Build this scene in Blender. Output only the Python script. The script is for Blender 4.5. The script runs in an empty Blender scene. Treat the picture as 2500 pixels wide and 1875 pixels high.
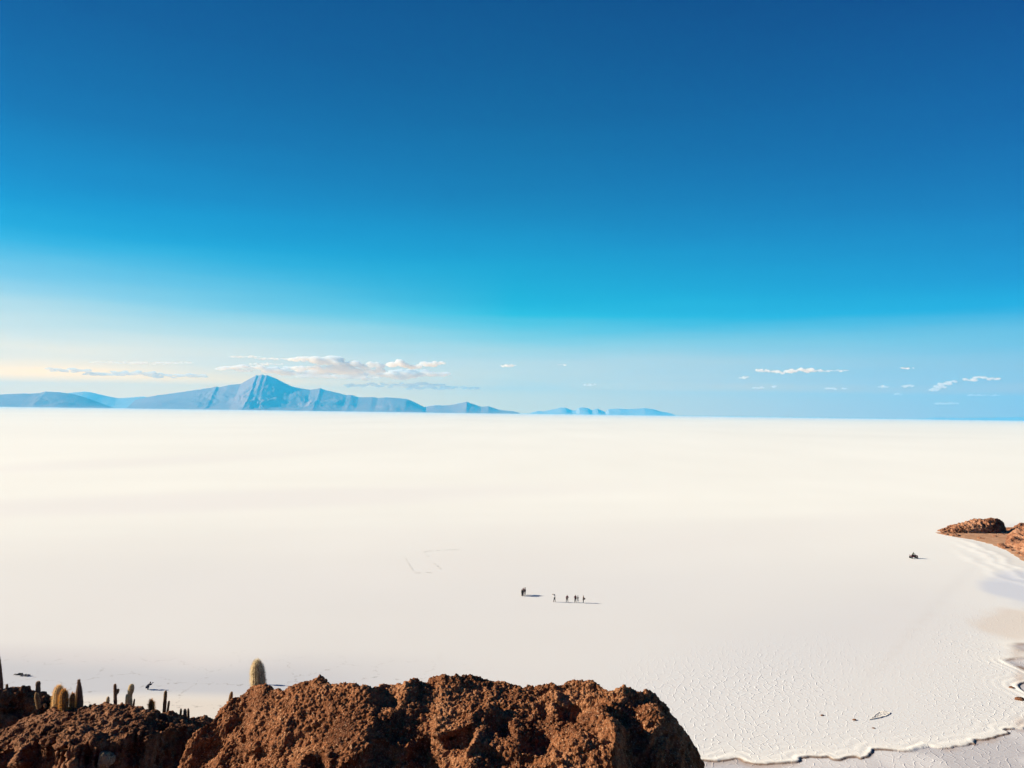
import bpy, bmesh, math, random
import numpy as np
from mathutils import Vector, Matrix, Euler
R = math.radians
random.seed(7)
sc = bpy.context.scene
COL = sc.collection
F = 1944.0            # focal length in photo pixels (2500 wide)
CAMH = 42.0
PITCH = R(2.07); ROLL = math.atan(35/2500)

# ---------------------------------------------------------------- camera
fwd = Vector((0, math.cos(PITCH), math.sin(PITCH)))
r0 = Vector((1, 0, 0)); u0 = r0.cross(fwd)
rt = (r0*math.cos(ROLL) + u0*math.sin(ROLL)); up = rt.cross(fwd)
cam_d = bpy.data.cameras.new('camera'); cam = bpy.data.objects.new('camera', cam_d); COL.objects.link(cam)
m = Matrix((rt, up, -fwd)).transposed().to_4x4(); m.translation = (0, 0, CAMH)
cam.matrix_world = m
cam_d.sensor_width = 36; cam_d.lens = F/2500*36
cam_d.clip_start = 0.1; cam_d.clip_end = 300000
sc.camera = cam

def ray(px, py):
    return fwd + rt*((px-1250)/F) + up*((937.5-py)/F)
def at(px, py, Y):                       # photo pixel -> world point at forward distance Y
    d = ray(px, py); k = Y/d.y
    return Vector((d.x*k, Y, CAMH + d.z*k))
def gnd(px, py, z=0.0):                  # photo pixel -> point on the salt
    d = ray(px, py); k = (z-CAMH)/d.z
    return Vector((d.x*k, d.y*k, z))
def proj(X, Y, Z):                       # world arrays -> photo pixels
    dx, dy, dz = X, Y, Z-CAMH
    f = dx*fwd.x+dy*fwd.y+dz*fwd.z
    f = np.where(f > .01, f, .01)
    return 1250+F*(dx*rt.x+dy*rt.y+dz*rt.z)/f, 937.5-F*(dx*up.x+dy*up.y+dz*up.z)/f

# ---------------------------------------------------------------- noise
def _h(ix, iy, iz, s):
    with np.errstate(over='ignore'):
        n = ix.astype(np.uint32)*np.uint32(374761393) + iy.astype(np.uint32)*np.uint32(668265263) + iz.astype(np.uint32)*np.uint32(2147483647) + np.uint32(s*974711 & 0xffffffff)
        n = (n ^ (n >> np.uint32(13)))*np.uint32(1274126177)
        n = (n ^ (n >> np.uint32(15)))*np.uint32(2246822519)
        n = n ^ (n >> np.uint32(16))
    return n.astype(np.float64)/4294967295.0
def vnoise(x, y, z, s=0):                # value noise -1..1
    x, y, z = np.broadcast_arrays(x, y, z)
    xi, yi, zi = np.floor(x).astype(np.int64), np.floor(y).astype(np.int64), np.floor(z).astype(np.int64)
    fx, fy, fz = x-xi, y-yi, z-zi
    fx, fy, fz = [t*t*t*(t*(t*6-15)+10) for t in (fx, fy, fz)]
    o = 0
    for a in (0, 1):
        for b in (0, 1):
            for c in (0, 1):
                o = o + _h(xi+a, yi+b, zi+c, s)*(fx if a else 1-fx)*(fy if b else 1-fy)*(fz if c else 1-fz)
    return o*2-1
def fbm(x, y, z, oct=4, s=0, gain=.5):
    a, o, f = 1., 0., 1.
    for i in range(oct):
        o = o + a*vnoise(x*f+i*7.3, y*f-i*3.1, z*f+i*1.7, s+i); a *= gain; f *= 2.03
    return o
def ridged(x, y, z, oct=4, s=0, gain=.5):
    a, o, f = 1., 0., 1.
    for i in range(oct):
        o = o + a*(1-np.abs(vnoise(x*f+i*7.3, y*f-i*3.1, z*f+i*1.7, s+i))*2); a *= gain; f *= 2.03
    return o
def worley(x, y, z, s=0):
    xi, yi, zi = np.floor(x).astype(np.int64), np.floor(y).astype(np.int64), np.floor(z).astype(np.int64)
    d = np.full(x.shape, 9.)
    for a in (-1, 0, 1):
        for b in (-1, 0, 1):
            for c in (-1, 0, 1):
                X, Y, Z = xi+a, yi+b, zi+c
                q = (X+_h(X, Y, Z, s)-x)**2+(Y+_h(X, Y, Z, s+11)-y)**2+(Z+_h(X, Y, Z, s+23)-z)**2
                d = np.minimum(d, q)
    return np.sqrt(d)
def sstep(a, b, x):
    t = np.clip((x-a)/(b-a), 0, 1); return t*t*(3-2*t)

# ---------------------------------------------------------------- objects
def tag(o, label=None, cat=None, group=None, kind=None):
    if label: o['label'] = label
    if cat: o['category'] = cat
    if group: o['group'] = group
    if kind: o['kind'] = kind
    return o
def empty(name, loc, rz=0):
    o = bpy.data.objects.new(name, None); COL.objects.link(o)
    o.location = loc; o.rotation_euler = (0, 0, rz); o.empty_display_size = .3
    return o
def link(name, me, mat, parent=None, smooth=True):
    o = bpy.data.objects.new(name, me); COL.objects.link(o)
    if mat is not None:
        for mt in (mat if isinstance(mat, (list, tuple)) else [mat]): me.materials.append(mt)
    if smooth: me.polygons.foreach_set('use_smooth', [True]*len(me.polygons))
    if parent: o.parent = parent
    return o
def pymesh(name, vs, fs):
    me = bpy.data.meshes.new(name); me.from_pydata(vs, [], fs); me.update(); return me
def gridmesh(name, P, attrs=None, closed_u=False):
    nu, nv, _ = P.shape
    idx = np.arange(nu*nv).reshape(nu, nv)
    a = idx[:-1, :-1].ravel(); b = idx[1:, :-1].ravel(); c = idx[1:, 1:].ravel(); d = idx[:-1, 1:].ravel()
    fa = np.stack([a, b, c, d], 1)
    me = bpy.data.meshes.new(name)
    me.vertices.add(nu*nv); me.vertices.foreach_set('co', P.reshape(-1).astype(np.float32))
    n = len(fa)
    me.loops.add(n*4); me.loops.foreach_set('vertex_index', fa.ravel().astype(np.int32))
    me.polygons.add(n); me.polygons.foreach_set('loop_start', np.arange(0, n*4, 4, dtype=np.int32))
    me.update(calc_edges=True); me.validate()
    for k, v in (attrs or {}).items():
        if v.ndim == 3:
            at_ = me.attributes.new(k, 'FLOAT_COLOR', 'POINT')
            c4 = np.ones((nu*nv, 4), np.float32); c4[:, :3] = v.reshape(-1, 3)
            at_.data.foreach_set('color', c4.ravel())
        else:
            at_ = me.attributes.new(k, 'FLOAT', 'POINT'); at_.data.foreach_set('value', v.ravel().astype(np.float32))
    return me

# ---------------------------------------------------------------- materials
def mat(name):
    m = bpy.data.materials.new(name); m.use_nodes = True
    nt = m.node_tree; b = nt.nodes['Principled BSDF']
    b.inputs['Specular IOR Level'].default_value = .25
    return m, nt, b
def N(nt, typ, **kw):
    n = nt.nodes.new(typ)
    for k, v in kw.items():
        if k in n.inputs.keys(): n.inputs[k].default_value = v
        else: setattr(n, k, v)
    return n
def ramp(nt, stops, interp='LINEAR'):
    n = nt.nodes.new('ShaderNodeValToRGB'); cr = n.color_ramp; cr.interpolation = interp
    while len(cr.elements) < len(stops): cr.elements.new(.5)
    for e, (p, c) in zip(cr.elements, stops):
        e.position = p; e.color = (*c, 1) if len(c) == 3 else c
    return n
def s2l(c):
    return tuple(((x/255)/12.92 if x/255 <= .04045 else ((x/255+.055)/1.055)**2.4) for x in c)
def flat(name, col, rough=.8, var=.15, scale=6, spec=.25, bump=0):
    m, nt, b = mat(name)
    tc = N(nt, 'ShaderNodeTexCoord'); no = N(nt, 'ShaderNodeTexNoise', Scale=scale, Detail=4)
    nt.links.new(tc.outputs['Object'], no.inputs['Vector'])
    rp = ramp(nt, [(.3, tuple(c*(1-var) for c in col)), (.7, tuple(min(1, c*(1+var)) for c in col))])
    nt.links.new(no.outputs['Fac'], rp.inputs['Fac']); nt.links.new(rp.outputs['Color'], b.inputs['Base Color'])
    b.inputs['Roughness'].default_value = rough; b.inputs['Specular IOR Level'].default_value = spec
    if bump:
        bp = N(nt, 'ShaderNodeBump', Strength=bump, Distance=.02)
        nt.links.new(no.outputs['Fac'], bp.inputs['Height']); nt.links.new(bp.outputs['Normal'], b.inputs['Normal'])
    return m

def rock_material(name, c_dark, c_mid, c_light, c_crust, crust=.62, fs=1.0, bumpd=.045):
    m, nt, b = mat(name); L = nt.links.new
    tc = N(nt, 'ShaderNodeTexCoord')
    n1 = N(nt, 'ShaderNodeTexNoise', Scale=.9*fs, Detail=6, Roughness=.62)
    n2 = N(nt, 'ShaderNodeTexNoise', Scale=7*fs, Detail=6, Roughness=.7)
    n3 = N(nt, 'ShaderNodeTexNoise', Scale=28*fs, Detail=5, Roughness=.75)
    v = N(nt, 'ShaderNodeTexVoronoi', Scale=16*fs)
    for n in (n1, n2, n3, v): L(tc.outputs['Object'], n.inputs['Vector'])
    r1 = ramp(nt, [(.32, c_dark), (.5, c_mid), (.68, c_light)])
    mx = N(nt, 'ShaderNodeMath', operation='ADD'); L(n1.outputs['Fac'], mx.inputs[0])
    ms = N(nt, 'ShaderNodeMath', operation='MULTIPLY_ADD'); L(n2.outputs['Fac'], ms.inputs[0]); ms.inputs[1].default_value = .7; ms.inputs[2].default_value = -.35
    L(ms.outputs[0], mx.inputs[1]); L(mx.outputs[0], r1.inputs['Fac'])
    r2 = ramp(nt, [(crust, (0, 0, 0)), (crust+.08, (1, 1, 1))])
    L(n3.outputs['Fac'], r2.inputs['Fac'])
    mr = N(nt, 'ShaderNodeMix', data_type='RGBA'); L(r2.outputs['Color'], mr.inputs[0]); L(r1.outputs['Color'], mr.inputs[6]); mr.inputs[7].default_value = (*c_crust, 1)
    L(mr.outputs[2], b.inputs['Base Color'])
    b.inputs['Roughness'].default_value = .95; b.inputs['Specular IOR Level'].default_value = .1
    ad = N(nt, 'ShaderNodeMath', operation='MULTIPLY_ADD'); L(n3.outputs['Fac'], ad.inputs[0]); ad.inputs[1].default_value = .5
    sb = N(nt, 'ShaderNodeMath', operation='SUBTRACT'); L(n2.outputs['Fac'], sb.inputs[0]); L(v.outputs['Distance'], sb.inputs[1]); L(sb.outputs[0], ad.inputs[2])
    bp = N(nt, 'ShaderNodeBump', Strength=.9, Distance=bumpd/fs); L(ad.outputs[0], bp.inputs['Height']); L(bp.outputs['Normal'], b.inputs['Normal'])
    return m

M_rock = rock_material('red_brown_rock', (.09, .031, .014), (.215, .082, .035), (.35, .16, .078), (.60, .45, .30), .575)
M_slope = rock_material('brown_slope_rock', (.080, .029, .014), (.175, .072, .034), (.28, .135, .072), (.45, .34, .25), .585, .8)
M_islet = rock_material('islet_rock', (.17, .065, .034), (.33, .15, .082), (.46, .245, .15), (.58, .42, .30), .6, .12, .05)
M_sand = rock_material('islet_sand', (.36, .19, .105), (.42, .235, .14), (.47, .28, .18), (.52, .34, .23), .68, .15, .01)
M_pale = rock_material('pale_stone', (.16, .10, .055), (.27, .19, .11), (.38, .30, .19), (.55, .47, .34), .52, 1.2, .09)

# ---------------------------------------------------------------- world
SUN_AZ_TO = Vector((-0.993, 0.119, 0)); EL = R(22)
w = bpy.data.worlds.new('World'); sc.world = w; w.use_nodes = True
nt = w.node_tree; L = nt.links.new
bg = nt.nodes['Background']
EXPO = 1.15; K = 2**-EXPO
sky = N(nt, 'ShaderNodeTexSky', sky_type='NISHITA', sun_disc=False)
sky.sun_elevation = EL; sky.sun_rotation = math.atan2(SUN_AZ_TO.x, SUN_AZ_TO.y); sky.altitude = 3600
tc = N(nt, 'ShaderNodeTexCoord'); sp = N(nt, 'ShaderNodeSeparateXYZ'); L(tc.outputs['Generated'], sp.inputs[0])
el = N(nt, 'ShaderNodeMath', operation='ARCSINE'); L(sp.outputs[2], el.inputs[0])
# slow undulation of the haze bands, stretched along the horizon
mp = N(nt, 'ShaderNodeMapping'); mp.inputs['Scale'].default_value = (2.2, 2.2, 26); L(tc.outputs['Generated'], mp.inputs['Vector'])
wn = N(nt, 'ShaderNodeTexNoise', Scale=1.6, Detail=4, Roughness=.45); L(mp.outputs[0], wn.inputs['Vector'])
wa = N(nt, 'ShaderNodeMath', operation='MULTIPLY_ADD'); L(wn.outputs['Fac'], wa.inputs[0]); wa.inputs[1].default_value = R(1.3); wa.inputs[2].default_value = R(-.65)
ea = N(nt, 'ShaderNodeMath', operation='ADD'); L(el.outputs[0], ea.inputs[0]); L(wa.outputs[0], ea.inputs[1])
sc_ = N(nt, 'ShaderNodeMath', operation='MULTIPLY'); L(ea.outputs[0], sc_.inputs[0]); sc_.inputs[1].default_value = 1/R(40)
az = N(nt, 'ShaderNodeMath', operation='ARCTAN2'); L(sp.outputs[0], az.inputs[0]); L(sp.outputs[1], az.inputs[1])
HAZE = 2.5e-5; ZT = 1850.; HCOL = (.06, .62, 1.0)
def skyramp(st):
    # colours wanted above the haze layer, given what the layer itself takes away and adds
    es = [0, .6, 1.2, 1.8, 2.4, 3, 3.6, 4.3, 5, 6, 7, 8, 9, 10, 11, 12.5, 14, 16, 18, 21, 24, 28, 34, 40]
    tl = [s2l(rgb) for e, rgb in st]; out = []
    for e in es:
        tg = [np.interp(e, [q[0] for q in st], [q[i] for q in tl]) for i in range(3)]
        ln = min(61000/math.cos(R(e)), (ZT-42)/max(1e-6, math.sin(R(e)))); T_ = math.exp(-HAZE*ln)
        out.append((e/40, tuple(max(0, (tg[i]-HCOL[i]*(1-T_))/T_)*K/8 for i in range(3))))
    r = ramp(nt, out, 'LINEAR')
    L(sc_.outputs[0], r.inputs['Fac']); return r
rl = skyramp([(0, (252, 244, 228)), (2.2, (246, 242, 230)), (4, (224, 236, 234)), (5.6, (194, 227, 235)), (7.4, (140, 210, 237)), (9.6, (66, 188, 232)), (11.7, (0, 164, 219)), (14, (0, 146, 206)), (18, (0, 120, 182)), (24, (0, 98, 160)), (40, (0, 64, 120))])
rc = skyramp([(0, (196, 224, 230)), (3.6, (184, 220, 232)), (4.8, (146, 213, 232)), (6.6, (58, 198, 230)), (7.9, (0, 184, 222)), (11.9, (0, 156, 208)), (15.2, (0, 130, 187)), (21.8, (0, 102, 160)), (28, (0, 87, 145)), (40, (0, 56, 110))])
rr = skyramp([(0, (158, 200, 228)), (2, (150, 203, 232)), (5.2, (112, 196, 230)), (6.9, (22, 176, 226)), (8.8, (0, 156, 214)), (12.8, (0, 130, 193)), (17.4, (0, 108, 173)), (24, (0, 87, 150)), (30, (0, 66, 128)), (40, (0, 56, 110))])
ml = N(nt, 'ShaderNodeMapRange'); L(az.outputs[0], ml.inputs['Value']); ml.inputs['From Min'].default_value = R(-33); ml.inputs['From Max'].default_value = 0
mr_ = N(nt, 'ShaderNodeMapRange'); L(az.outputs[0], mr_.inputs['Value']); mr_.inputs['From Min'].default_value = 0; mr_.inputs['From Max'].default_value = R(33)
m1 = N(nt, 'ShaderNodeMix', data_type='RGBA'); L(ml.outputs[0], m1.inputs[0]); L(rl.outputs[0], m1.inputs[6]); L(rc.outputs[0], m1.inputs[7])
m2 = N(nt, 'ShaderNodeMix', data_type='RGBA'); L(mr_.outputs[0], m2.inputs[0]); L(m1.outputs[2], m2.inputs[6]); L(rr.outputs[0], m2.inputs[7])
# the physical sky at strength 0.07, weighted 2 % against the graded sky
sm = N(nt, 'ShaderNodeVectorMath', operation='SCALE'); L(sky.outputs[0], sm.inputs[0]); sm.inputs['Scale'].default_value = .07/8
m3 = N(nt, 'ShaderNodeMix', data_type='RGBA'); m3.inputs[0].default_value = .02; L(m2.outputs[2], m3.inputs[6]); L(sm.outputs[0], m3.inputs[7])
L(m3.outputs[2], bg.inputs['Color']); bg.inputs['Strength'].default_value = 8.0
sd = bpy.data.lights.new('sun', 'SUN'); sd.energy = 5.0; sd.angle = R(.5); sd.color = (1, .875, .67)
so = bpy.data.objects.new('sun', sd); COL.objects.link(so)
tosun = (SUN_AZ_TO.normalized()*math.cos(EL) + Vector((0, 0, math.sin(EL))))
so.rotation_euler = tosun.to_track_quat('Z', 'Y').to_euler(); so.location = (-60, 0, 90)

vs = sc.view_settings; vs.view_transform = 'Standard'; vs.look = 'None'; vs.exposure = EXPO; vs.gamma = 1; vs.use_curve_mapping = False
sc.cycles.volume_bounces = 6; sc.cycles.max_bounces = 10; sc.cycles.diffuse_bounces = 1; sc.cycles.use_denoising = True
sc.cycles.sample_clamp_indirect = 6

# ---------------------------------------------------------------- haze
hm = bpy.data.materials.new('haze_air'); hm.use_nodes = True
hn = hm.node_tree; hn.nodes.remove(hn.nodes['Principled BSDF'])
pv = N(hn, 'ShaderNodeVolumePrincipled'); pv.inputs['Color'].default_value = (.04, .49, .885, 1)
pv.inputs['Density'].default_value = HAZE; pv.inputs['Anisotropy'].default_value = 0.0
hn.links.new(pv.outputs[0], hn.nodes['Material Output'].inputs['Volume'])
S = 62000; zt = ZT; zb = -1.6
hv = [(x, y, z) for z in (zb, zt) for x, y in ((-S, -S), (S, -S), (S, S), (-S, S))]
hz = link('haze', pymesh('haze', hv, [(0, 3, 2, 1), (4, 5, 6, 7), (0, 1, 5, 4), (1, 2, 6, 5), (2, 3, 7, 6), (3, 0, 4, 7)]), hm, smooth=False)
tag(hz, 'thin blue haze fading the far mountains', 'haze', kind='stuff')

# ---------------------------------------------------------------- salt flat
edge_px = [(1640,1856),(1711,1856),(1736,1858),(1783,1854.5),(1800,1850),(1812,1856),(1828,1861.7),(1870,1865),(1917,1861.7),(1949,1858),(1955,1849),(1982,1847),(2007,1849),(2023,1847),(2036,1854),(2054,1853),(2076,1847),(2090,1846),(2100,1850),(2119,1847),(2127,1836),(2140,1829),(2181,1831),(2221,1833),(2237,1829),(2257,1823),(2268,1821),(2285,1825),(2307,1825.5),(2333,1822),(2358,1818),(2372,1813),(2378,1815),(2382,1806),(2409,1804),(2430,1797),(2463,1789),(2452,1781),(2476,1777),(2510,1775),(2560,1730),(2520,1700),(2486,1672),(2530,1655),(2494,1630),(2452,1612),(2520,1601),(2497,1590),(2473,1572),(2560,1560),(2640,1480),(2700,1420)]
ex = []
for i in range(len(edge_px)-1):          # rounded scallops through the traced rim
    q0, q1, q2, q3 = [np.array(edge_px[min(max(i+k, 0), len(edge_px)-1)]) for k in (-1, 0, 1, 2)]
    for t in (0, .25, .5, .75): ex.append(tuple(.5*((2*q1)+(q2-q0)*t+(2*q0-5*q1+4*q2-q3)*t*t+(3*q1-q0-3*q2+q3)*t**3)))
ex.append(edge_px[-1])
ep = [gnd(a, b) for a, b in ex]
pl = np.array([(-260., 93.), (-30, 92.)]+[(p.x, p.y) for p in ep]+[(330, 260)])
poly = np.vstack([pl, [(500, 240), (500, -400), (-400, -400), (-400, 93)]])
def axis(segs, outer, first):
    a = []
    for lo, hi, st in segs: a += list(np.arange(lo, hi, st))
    a.append(segs[-1][1]); s = first; x = a[-1]; hi = []
    while x < outer: x += s; s *= 1.22; hi.append(min(x, outer))
    s = first; x = a[0]; lo = []
    while x > -outer: x -= s; s *= 1.22; lo.append(max(x, -outer))
    return np.array(lo[::-1]+a+hi)
gx = axis([(-90, 20, .6), (20, 86, .14), (86, 200, 1.2)], 60000, 1.5)
gy = axis([(60, 90, 1.2), (90, 136, .14), (136, 320, .7)], 60000, 1.5)
X, Y = np.meshgrid(gx, gy, indexing='ij')
sdist = np.full(X.shape, 60.)
sel = (X > -300) & (X < 400) & (Y > 40) & (Y < 330)
xs, ys = X[sel], Y[sel]
xs2 = xs + .12*fbm(xs*.9, ys*.9, 0*xs, 3, 91); ys2 = ys + .16*fbm(xs*.9, ys*.9, 0*xs+5, 3, 92)
dm = np.full(xs.shape, 1e9)
for i in range(len(pl)-1):
    a, b = pl[i], pl[i+1]; ab = b-a
    t = np.clip(((xs2-a[0])*ab[0]+(ys2-a[1])*ab[1])/(ab@ab), 0, 1)
    dm = np.minimum(dm, np.hypot(xs2-a[0]-t*ab[0], ys2-a[1]-t*ab[1]))
ins = np.zeros(xs.shape, bool)
for i in range(len(poly)):
    a, b = poly[i], poly[(i+1) % len(poly)]
    c = ((a[1] > ys2) != (b[1] > ys2)) & (xs2 < (b[0]-a[0])*(ys2-a[1])/((b[1]-a[1]) if b[1] != a[1] else 1e-9)+a[0])
    ins ^= c
sdist[sel] = np.where(ins, -dm, dm)
inner_far = (~sel) & (X > -400) & (X < 500) & (Y > -400) & (Y < 93); sdist[inner_far] = -50
H = -.12*(1-sstep(-.10, .10, sdist))
fold = np.zeros_like(X)
near = np.exp(-np.clip(sdist-.2, 0, 60)/2.4)*(sdist > .1)
wv = vnoise(X*.14, Y*.14, 0*X, 40)
fold = near*(.03*np.sin(sdist*4.6+wv*3.5)+.04*np.exp(-((sdist-.5)/.3)**2))
H = H + fold + .02*vnoise(X*.05, Y*.05, 0*X, 3)*(np.abs(X) < 300) 
px, py = proj(X, Y, H)
def blob(cx, cy, rx, ry, ang=0, p=2):
    a = R(ang); dx, dy = px-cx, py-cy
    u = (dx*math.cos(a)+dy*math.sin(a))/rx; v = (-dx*math.sin(a)+dy*math.cos(a))/ry
    return np.exp(-(u*u+v*v)**(p/2))*(Y > 30)
dist = np.hypot(X, Y)
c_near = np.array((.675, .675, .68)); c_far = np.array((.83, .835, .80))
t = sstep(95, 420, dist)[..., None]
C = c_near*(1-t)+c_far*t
isl = np.array([gnd(a, b_)[:2] for a, b_ in ((2290,1303),(2330,1311),(2375,1318),(2425,1331),(2465,1350),(2502,1371),(2600,1420))])
di = np.full(X.shape, 1e9)
for i in range(len(isl)-1):
    a, b_ = isl[i], isl[i+1]; ab = b_-a; tt = np.clip(((X-a[0])*ab[0]+(Y-a[1])*ab[1])/(ab@ab), 0, 1)
    di = np.minimum(di, np.hypot(X-a[0]-tt*ab[0], Y-a[1]-tt*ab[1]))
dj = di+1.6*vnoise(X*.12, Y*.12, 0*X, 44)+.8*vnoise(X*.4, Y*.4, 0*X, 45); okr = sstep(2310, 2370, px)*(Y > 150)
ridge = .16*np.exp(-((dj-5.5)/.7)**2)+.12*np.exp(-((dj-9.5)/.8)**2)+.08*np.exp(-((dj-15)/1)**2)
H = H+ridge*okr; RID = ridge*okr*5
ln = fbm(X*.02+3, Y*.012, 0*X, 5, 50)+.8*fbm(X*.006+Y*.001, Y*.03-X*.004, 0*X, 4, 52); big = 1.6*fbm(X*.004, Y*.0022, 0*X, 4, 61)
C = C*(1+.018*ln[..., None]*(1-.4*t))*(1+.012*big[..., None])
def tint(mask, col, amt):
    global C
    k = np.clip(mask*amt, 0, 1)[..., None]; C = C*(1-k)+np.array(col)*k
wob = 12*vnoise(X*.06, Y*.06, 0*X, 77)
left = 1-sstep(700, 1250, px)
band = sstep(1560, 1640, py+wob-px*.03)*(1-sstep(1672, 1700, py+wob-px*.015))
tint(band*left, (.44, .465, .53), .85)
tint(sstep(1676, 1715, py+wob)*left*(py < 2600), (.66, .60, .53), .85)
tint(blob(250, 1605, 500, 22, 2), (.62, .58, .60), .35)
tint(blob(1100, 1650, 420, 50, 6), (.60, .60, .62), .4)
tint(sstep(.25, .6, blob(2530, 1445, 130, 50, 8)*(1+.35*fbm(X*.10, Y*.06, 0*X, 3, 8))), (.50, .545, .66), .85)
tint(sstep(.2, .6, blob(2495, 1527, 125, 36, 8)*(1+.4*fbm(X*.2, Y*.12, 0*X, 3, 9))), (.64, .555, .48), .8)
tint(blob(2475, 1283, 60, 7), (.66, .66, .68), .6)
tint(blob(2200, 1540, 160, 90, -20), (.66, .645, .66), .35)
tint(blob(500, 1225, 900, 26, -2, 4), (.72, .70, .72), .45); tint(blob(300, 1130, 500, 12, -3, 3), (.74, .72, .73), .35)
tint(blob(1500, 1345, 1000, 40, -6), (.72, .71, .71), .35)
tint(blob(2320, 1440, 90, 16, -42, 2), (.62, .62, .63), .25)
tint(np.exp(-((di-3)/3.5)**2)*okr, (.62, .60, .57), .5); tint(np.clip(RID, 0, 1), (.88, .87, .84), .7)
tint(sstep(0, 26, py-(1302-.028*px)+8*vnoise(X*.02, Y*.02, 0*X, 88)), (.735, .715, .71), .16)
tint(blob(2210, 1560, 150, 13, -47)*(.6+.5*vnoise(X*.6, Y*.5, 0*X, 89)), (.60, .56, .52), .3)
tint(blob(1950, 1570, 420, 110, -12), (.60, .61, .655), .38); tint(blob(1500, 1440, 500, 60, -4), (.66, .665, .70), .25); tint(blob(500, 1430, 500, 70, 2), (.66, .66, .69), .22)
# bright clean crust above the broken rim, grey damp shore below it, rusty dirt on the rim itself
tint(np.exp(-np.clip(sdist, 0, 99)/2.2)*(sdist > 0), (.84, .81, .75), .85)
tint(1.0*(sdist < 0)*(sdist > -45), (.47, .455, .48), .88)
pat = sstep(.1, .9, fbm(X*.12, Y*.1, 0*X, 3, 33))
tint((sdist < 0)*pat, (.74, .72, .72), .6)
rim = np.exp(-((sdist+.04)/.19)**2)*sstep(-.6, .1, vnoise(X*.3, Y*.3, 0*X, 15)+.15)
tint(rim, (.16, .09, .055), .95)
tint(np.exp(-((sdist+.5)/.5)**2)*sstep(-.1, .6, vnoise(X*.3, Y*.3, 0*X, 19)), (.40, .28, .21), .5)
tint(blob(2485, 1590, 16, 20)+blob(2490, 1655, 12, 18)+blob(2492, 1765, 16, 14), (.42, .30, .24), .5)
relief = sstep(1460, 1720, py+.15*(px-1800))*(Y > 30)*(.3+.7*sstep(1300, 1750, px))
relief = np.where((Y <= 30), .5, relief)
relief = relief*(1-.85*np.exp(-np.clip(sdist, 0, 99)/1.6)*(sdist > 0))*(.75+.5*vnoise(X*.07, Y*.07, 0*X, 28))
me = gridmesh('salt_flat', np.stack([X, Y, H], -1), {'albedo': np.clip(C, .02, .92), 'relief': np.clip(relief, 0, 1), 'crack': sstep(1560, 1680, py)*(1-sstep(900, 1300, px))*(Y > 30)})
ms, nt, b = mat('salt'); L = nt.links.new
aa = N(nt, 'ShaderNodeAttribute', attribute_name='albedo'); ar = N(nt, 'ShaderNodeAttribute', attribute_name='relief')
tc = N(nt, 'ShaderNodeTexCoord')
nz = N(nt, 'ShaderNodeTexNoise', Scale=.55, Detail=3); L(tc.outputs['Object'], nz.inputs['Vector'])
nm = N(nt, 'ShaderNodeVectorMath', operation='SCALE'); L(nz.outputs['Color'], nm.inputs[0]); nm.inputs['Scale'].default_value = 1.5
va = N(nt, 'ShaderNodeVectorMath', operation='ADD'); L(tc.outputs['Object'], va.inputs[0]); L(nm.outputs[0], va.inputs[1])
vm = N(nt, 'ShaderNodeMapping'); vm.inputs['Scale'].default_value = (.85, .62, 0); vm.inputs['Rotation'].default_value = (0, 0, .5); L(va.outputs[0], vm.inputs['Vector'])
vo = N(nt, 'ShaderNodeTexVoronoi', feature='DISTANCE_TO_EDGE', voronoi_dimensions='2D', Scale=1.0); L(vm.outputs[0], vo.inputs['Vector'])
rg = N(nt, 'ShaderNodeMapRange', interpolation_type='SMOOTHSTEP'); L(vo.outputs['Distance'], rg.inputs['Value'])
rg.inputs['From Min'].default_value = 0; rg.inputs['From Max'].default_value = .10; rg.inputs['To Min'].default_value = 1; rg.inputs['To Max'].default_value = 0
brk = N(nt, 'ShaderNodeTexNoise', Scale=.9, Detail=3); L(tc.outputs['Object'], brk.inputs['Vector'])
bk = N(nt, 'ShaderNodeMapRange'); L(brk.outputs['Fac'], bk.inputs['Value']); bk.inputs['From Min'].default_value = .38; bk.inputs['From Max'].default_value = .6
h1 = N(nt, 'ShaderNodeMath', operation='MULTIPLY'); L(rg.outputs[0], h1.inputs[0]); L(bk.outputs[0], h1.inputs[1])
h2 = N(nt, 'ShaderNodeMath', operation='MULTIPLY'); L(h1.outputs[0], h2.inputs[0]); L(ar.outputs['Fac'], h2.inputs[1])
fn = N(nt, 'ShaderNodeTexNoise', Scale=3.2, Detail=5, Roughness=.65); L(tc.outputs['Object'], fn.inputs['Vector'])
f2 = N(nt, 'ShaderNodeMath', operation='MULTIPLY'); L(fn.outputs['Fac'], f2.inputs[0]); L(ar.outputs['Fac'], f2.inputs[1])
h3 = N(nt, 'ShaderNodeMath', operation='MULTIPLY_ADD'); L(f2.outputs[0], h3.inputs[0]); h3.inputs[1].default_value = .35; L(h2.outputs[0], h3.inputs[2])
bp = N(nt, 'ShaderNodeBump', Strength=1.0, Distance=.044); L(h3.outputs[0], bp.inputs['Height']); L(bp.outputs['Normal'], b.inputs['Normal'])
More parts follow.
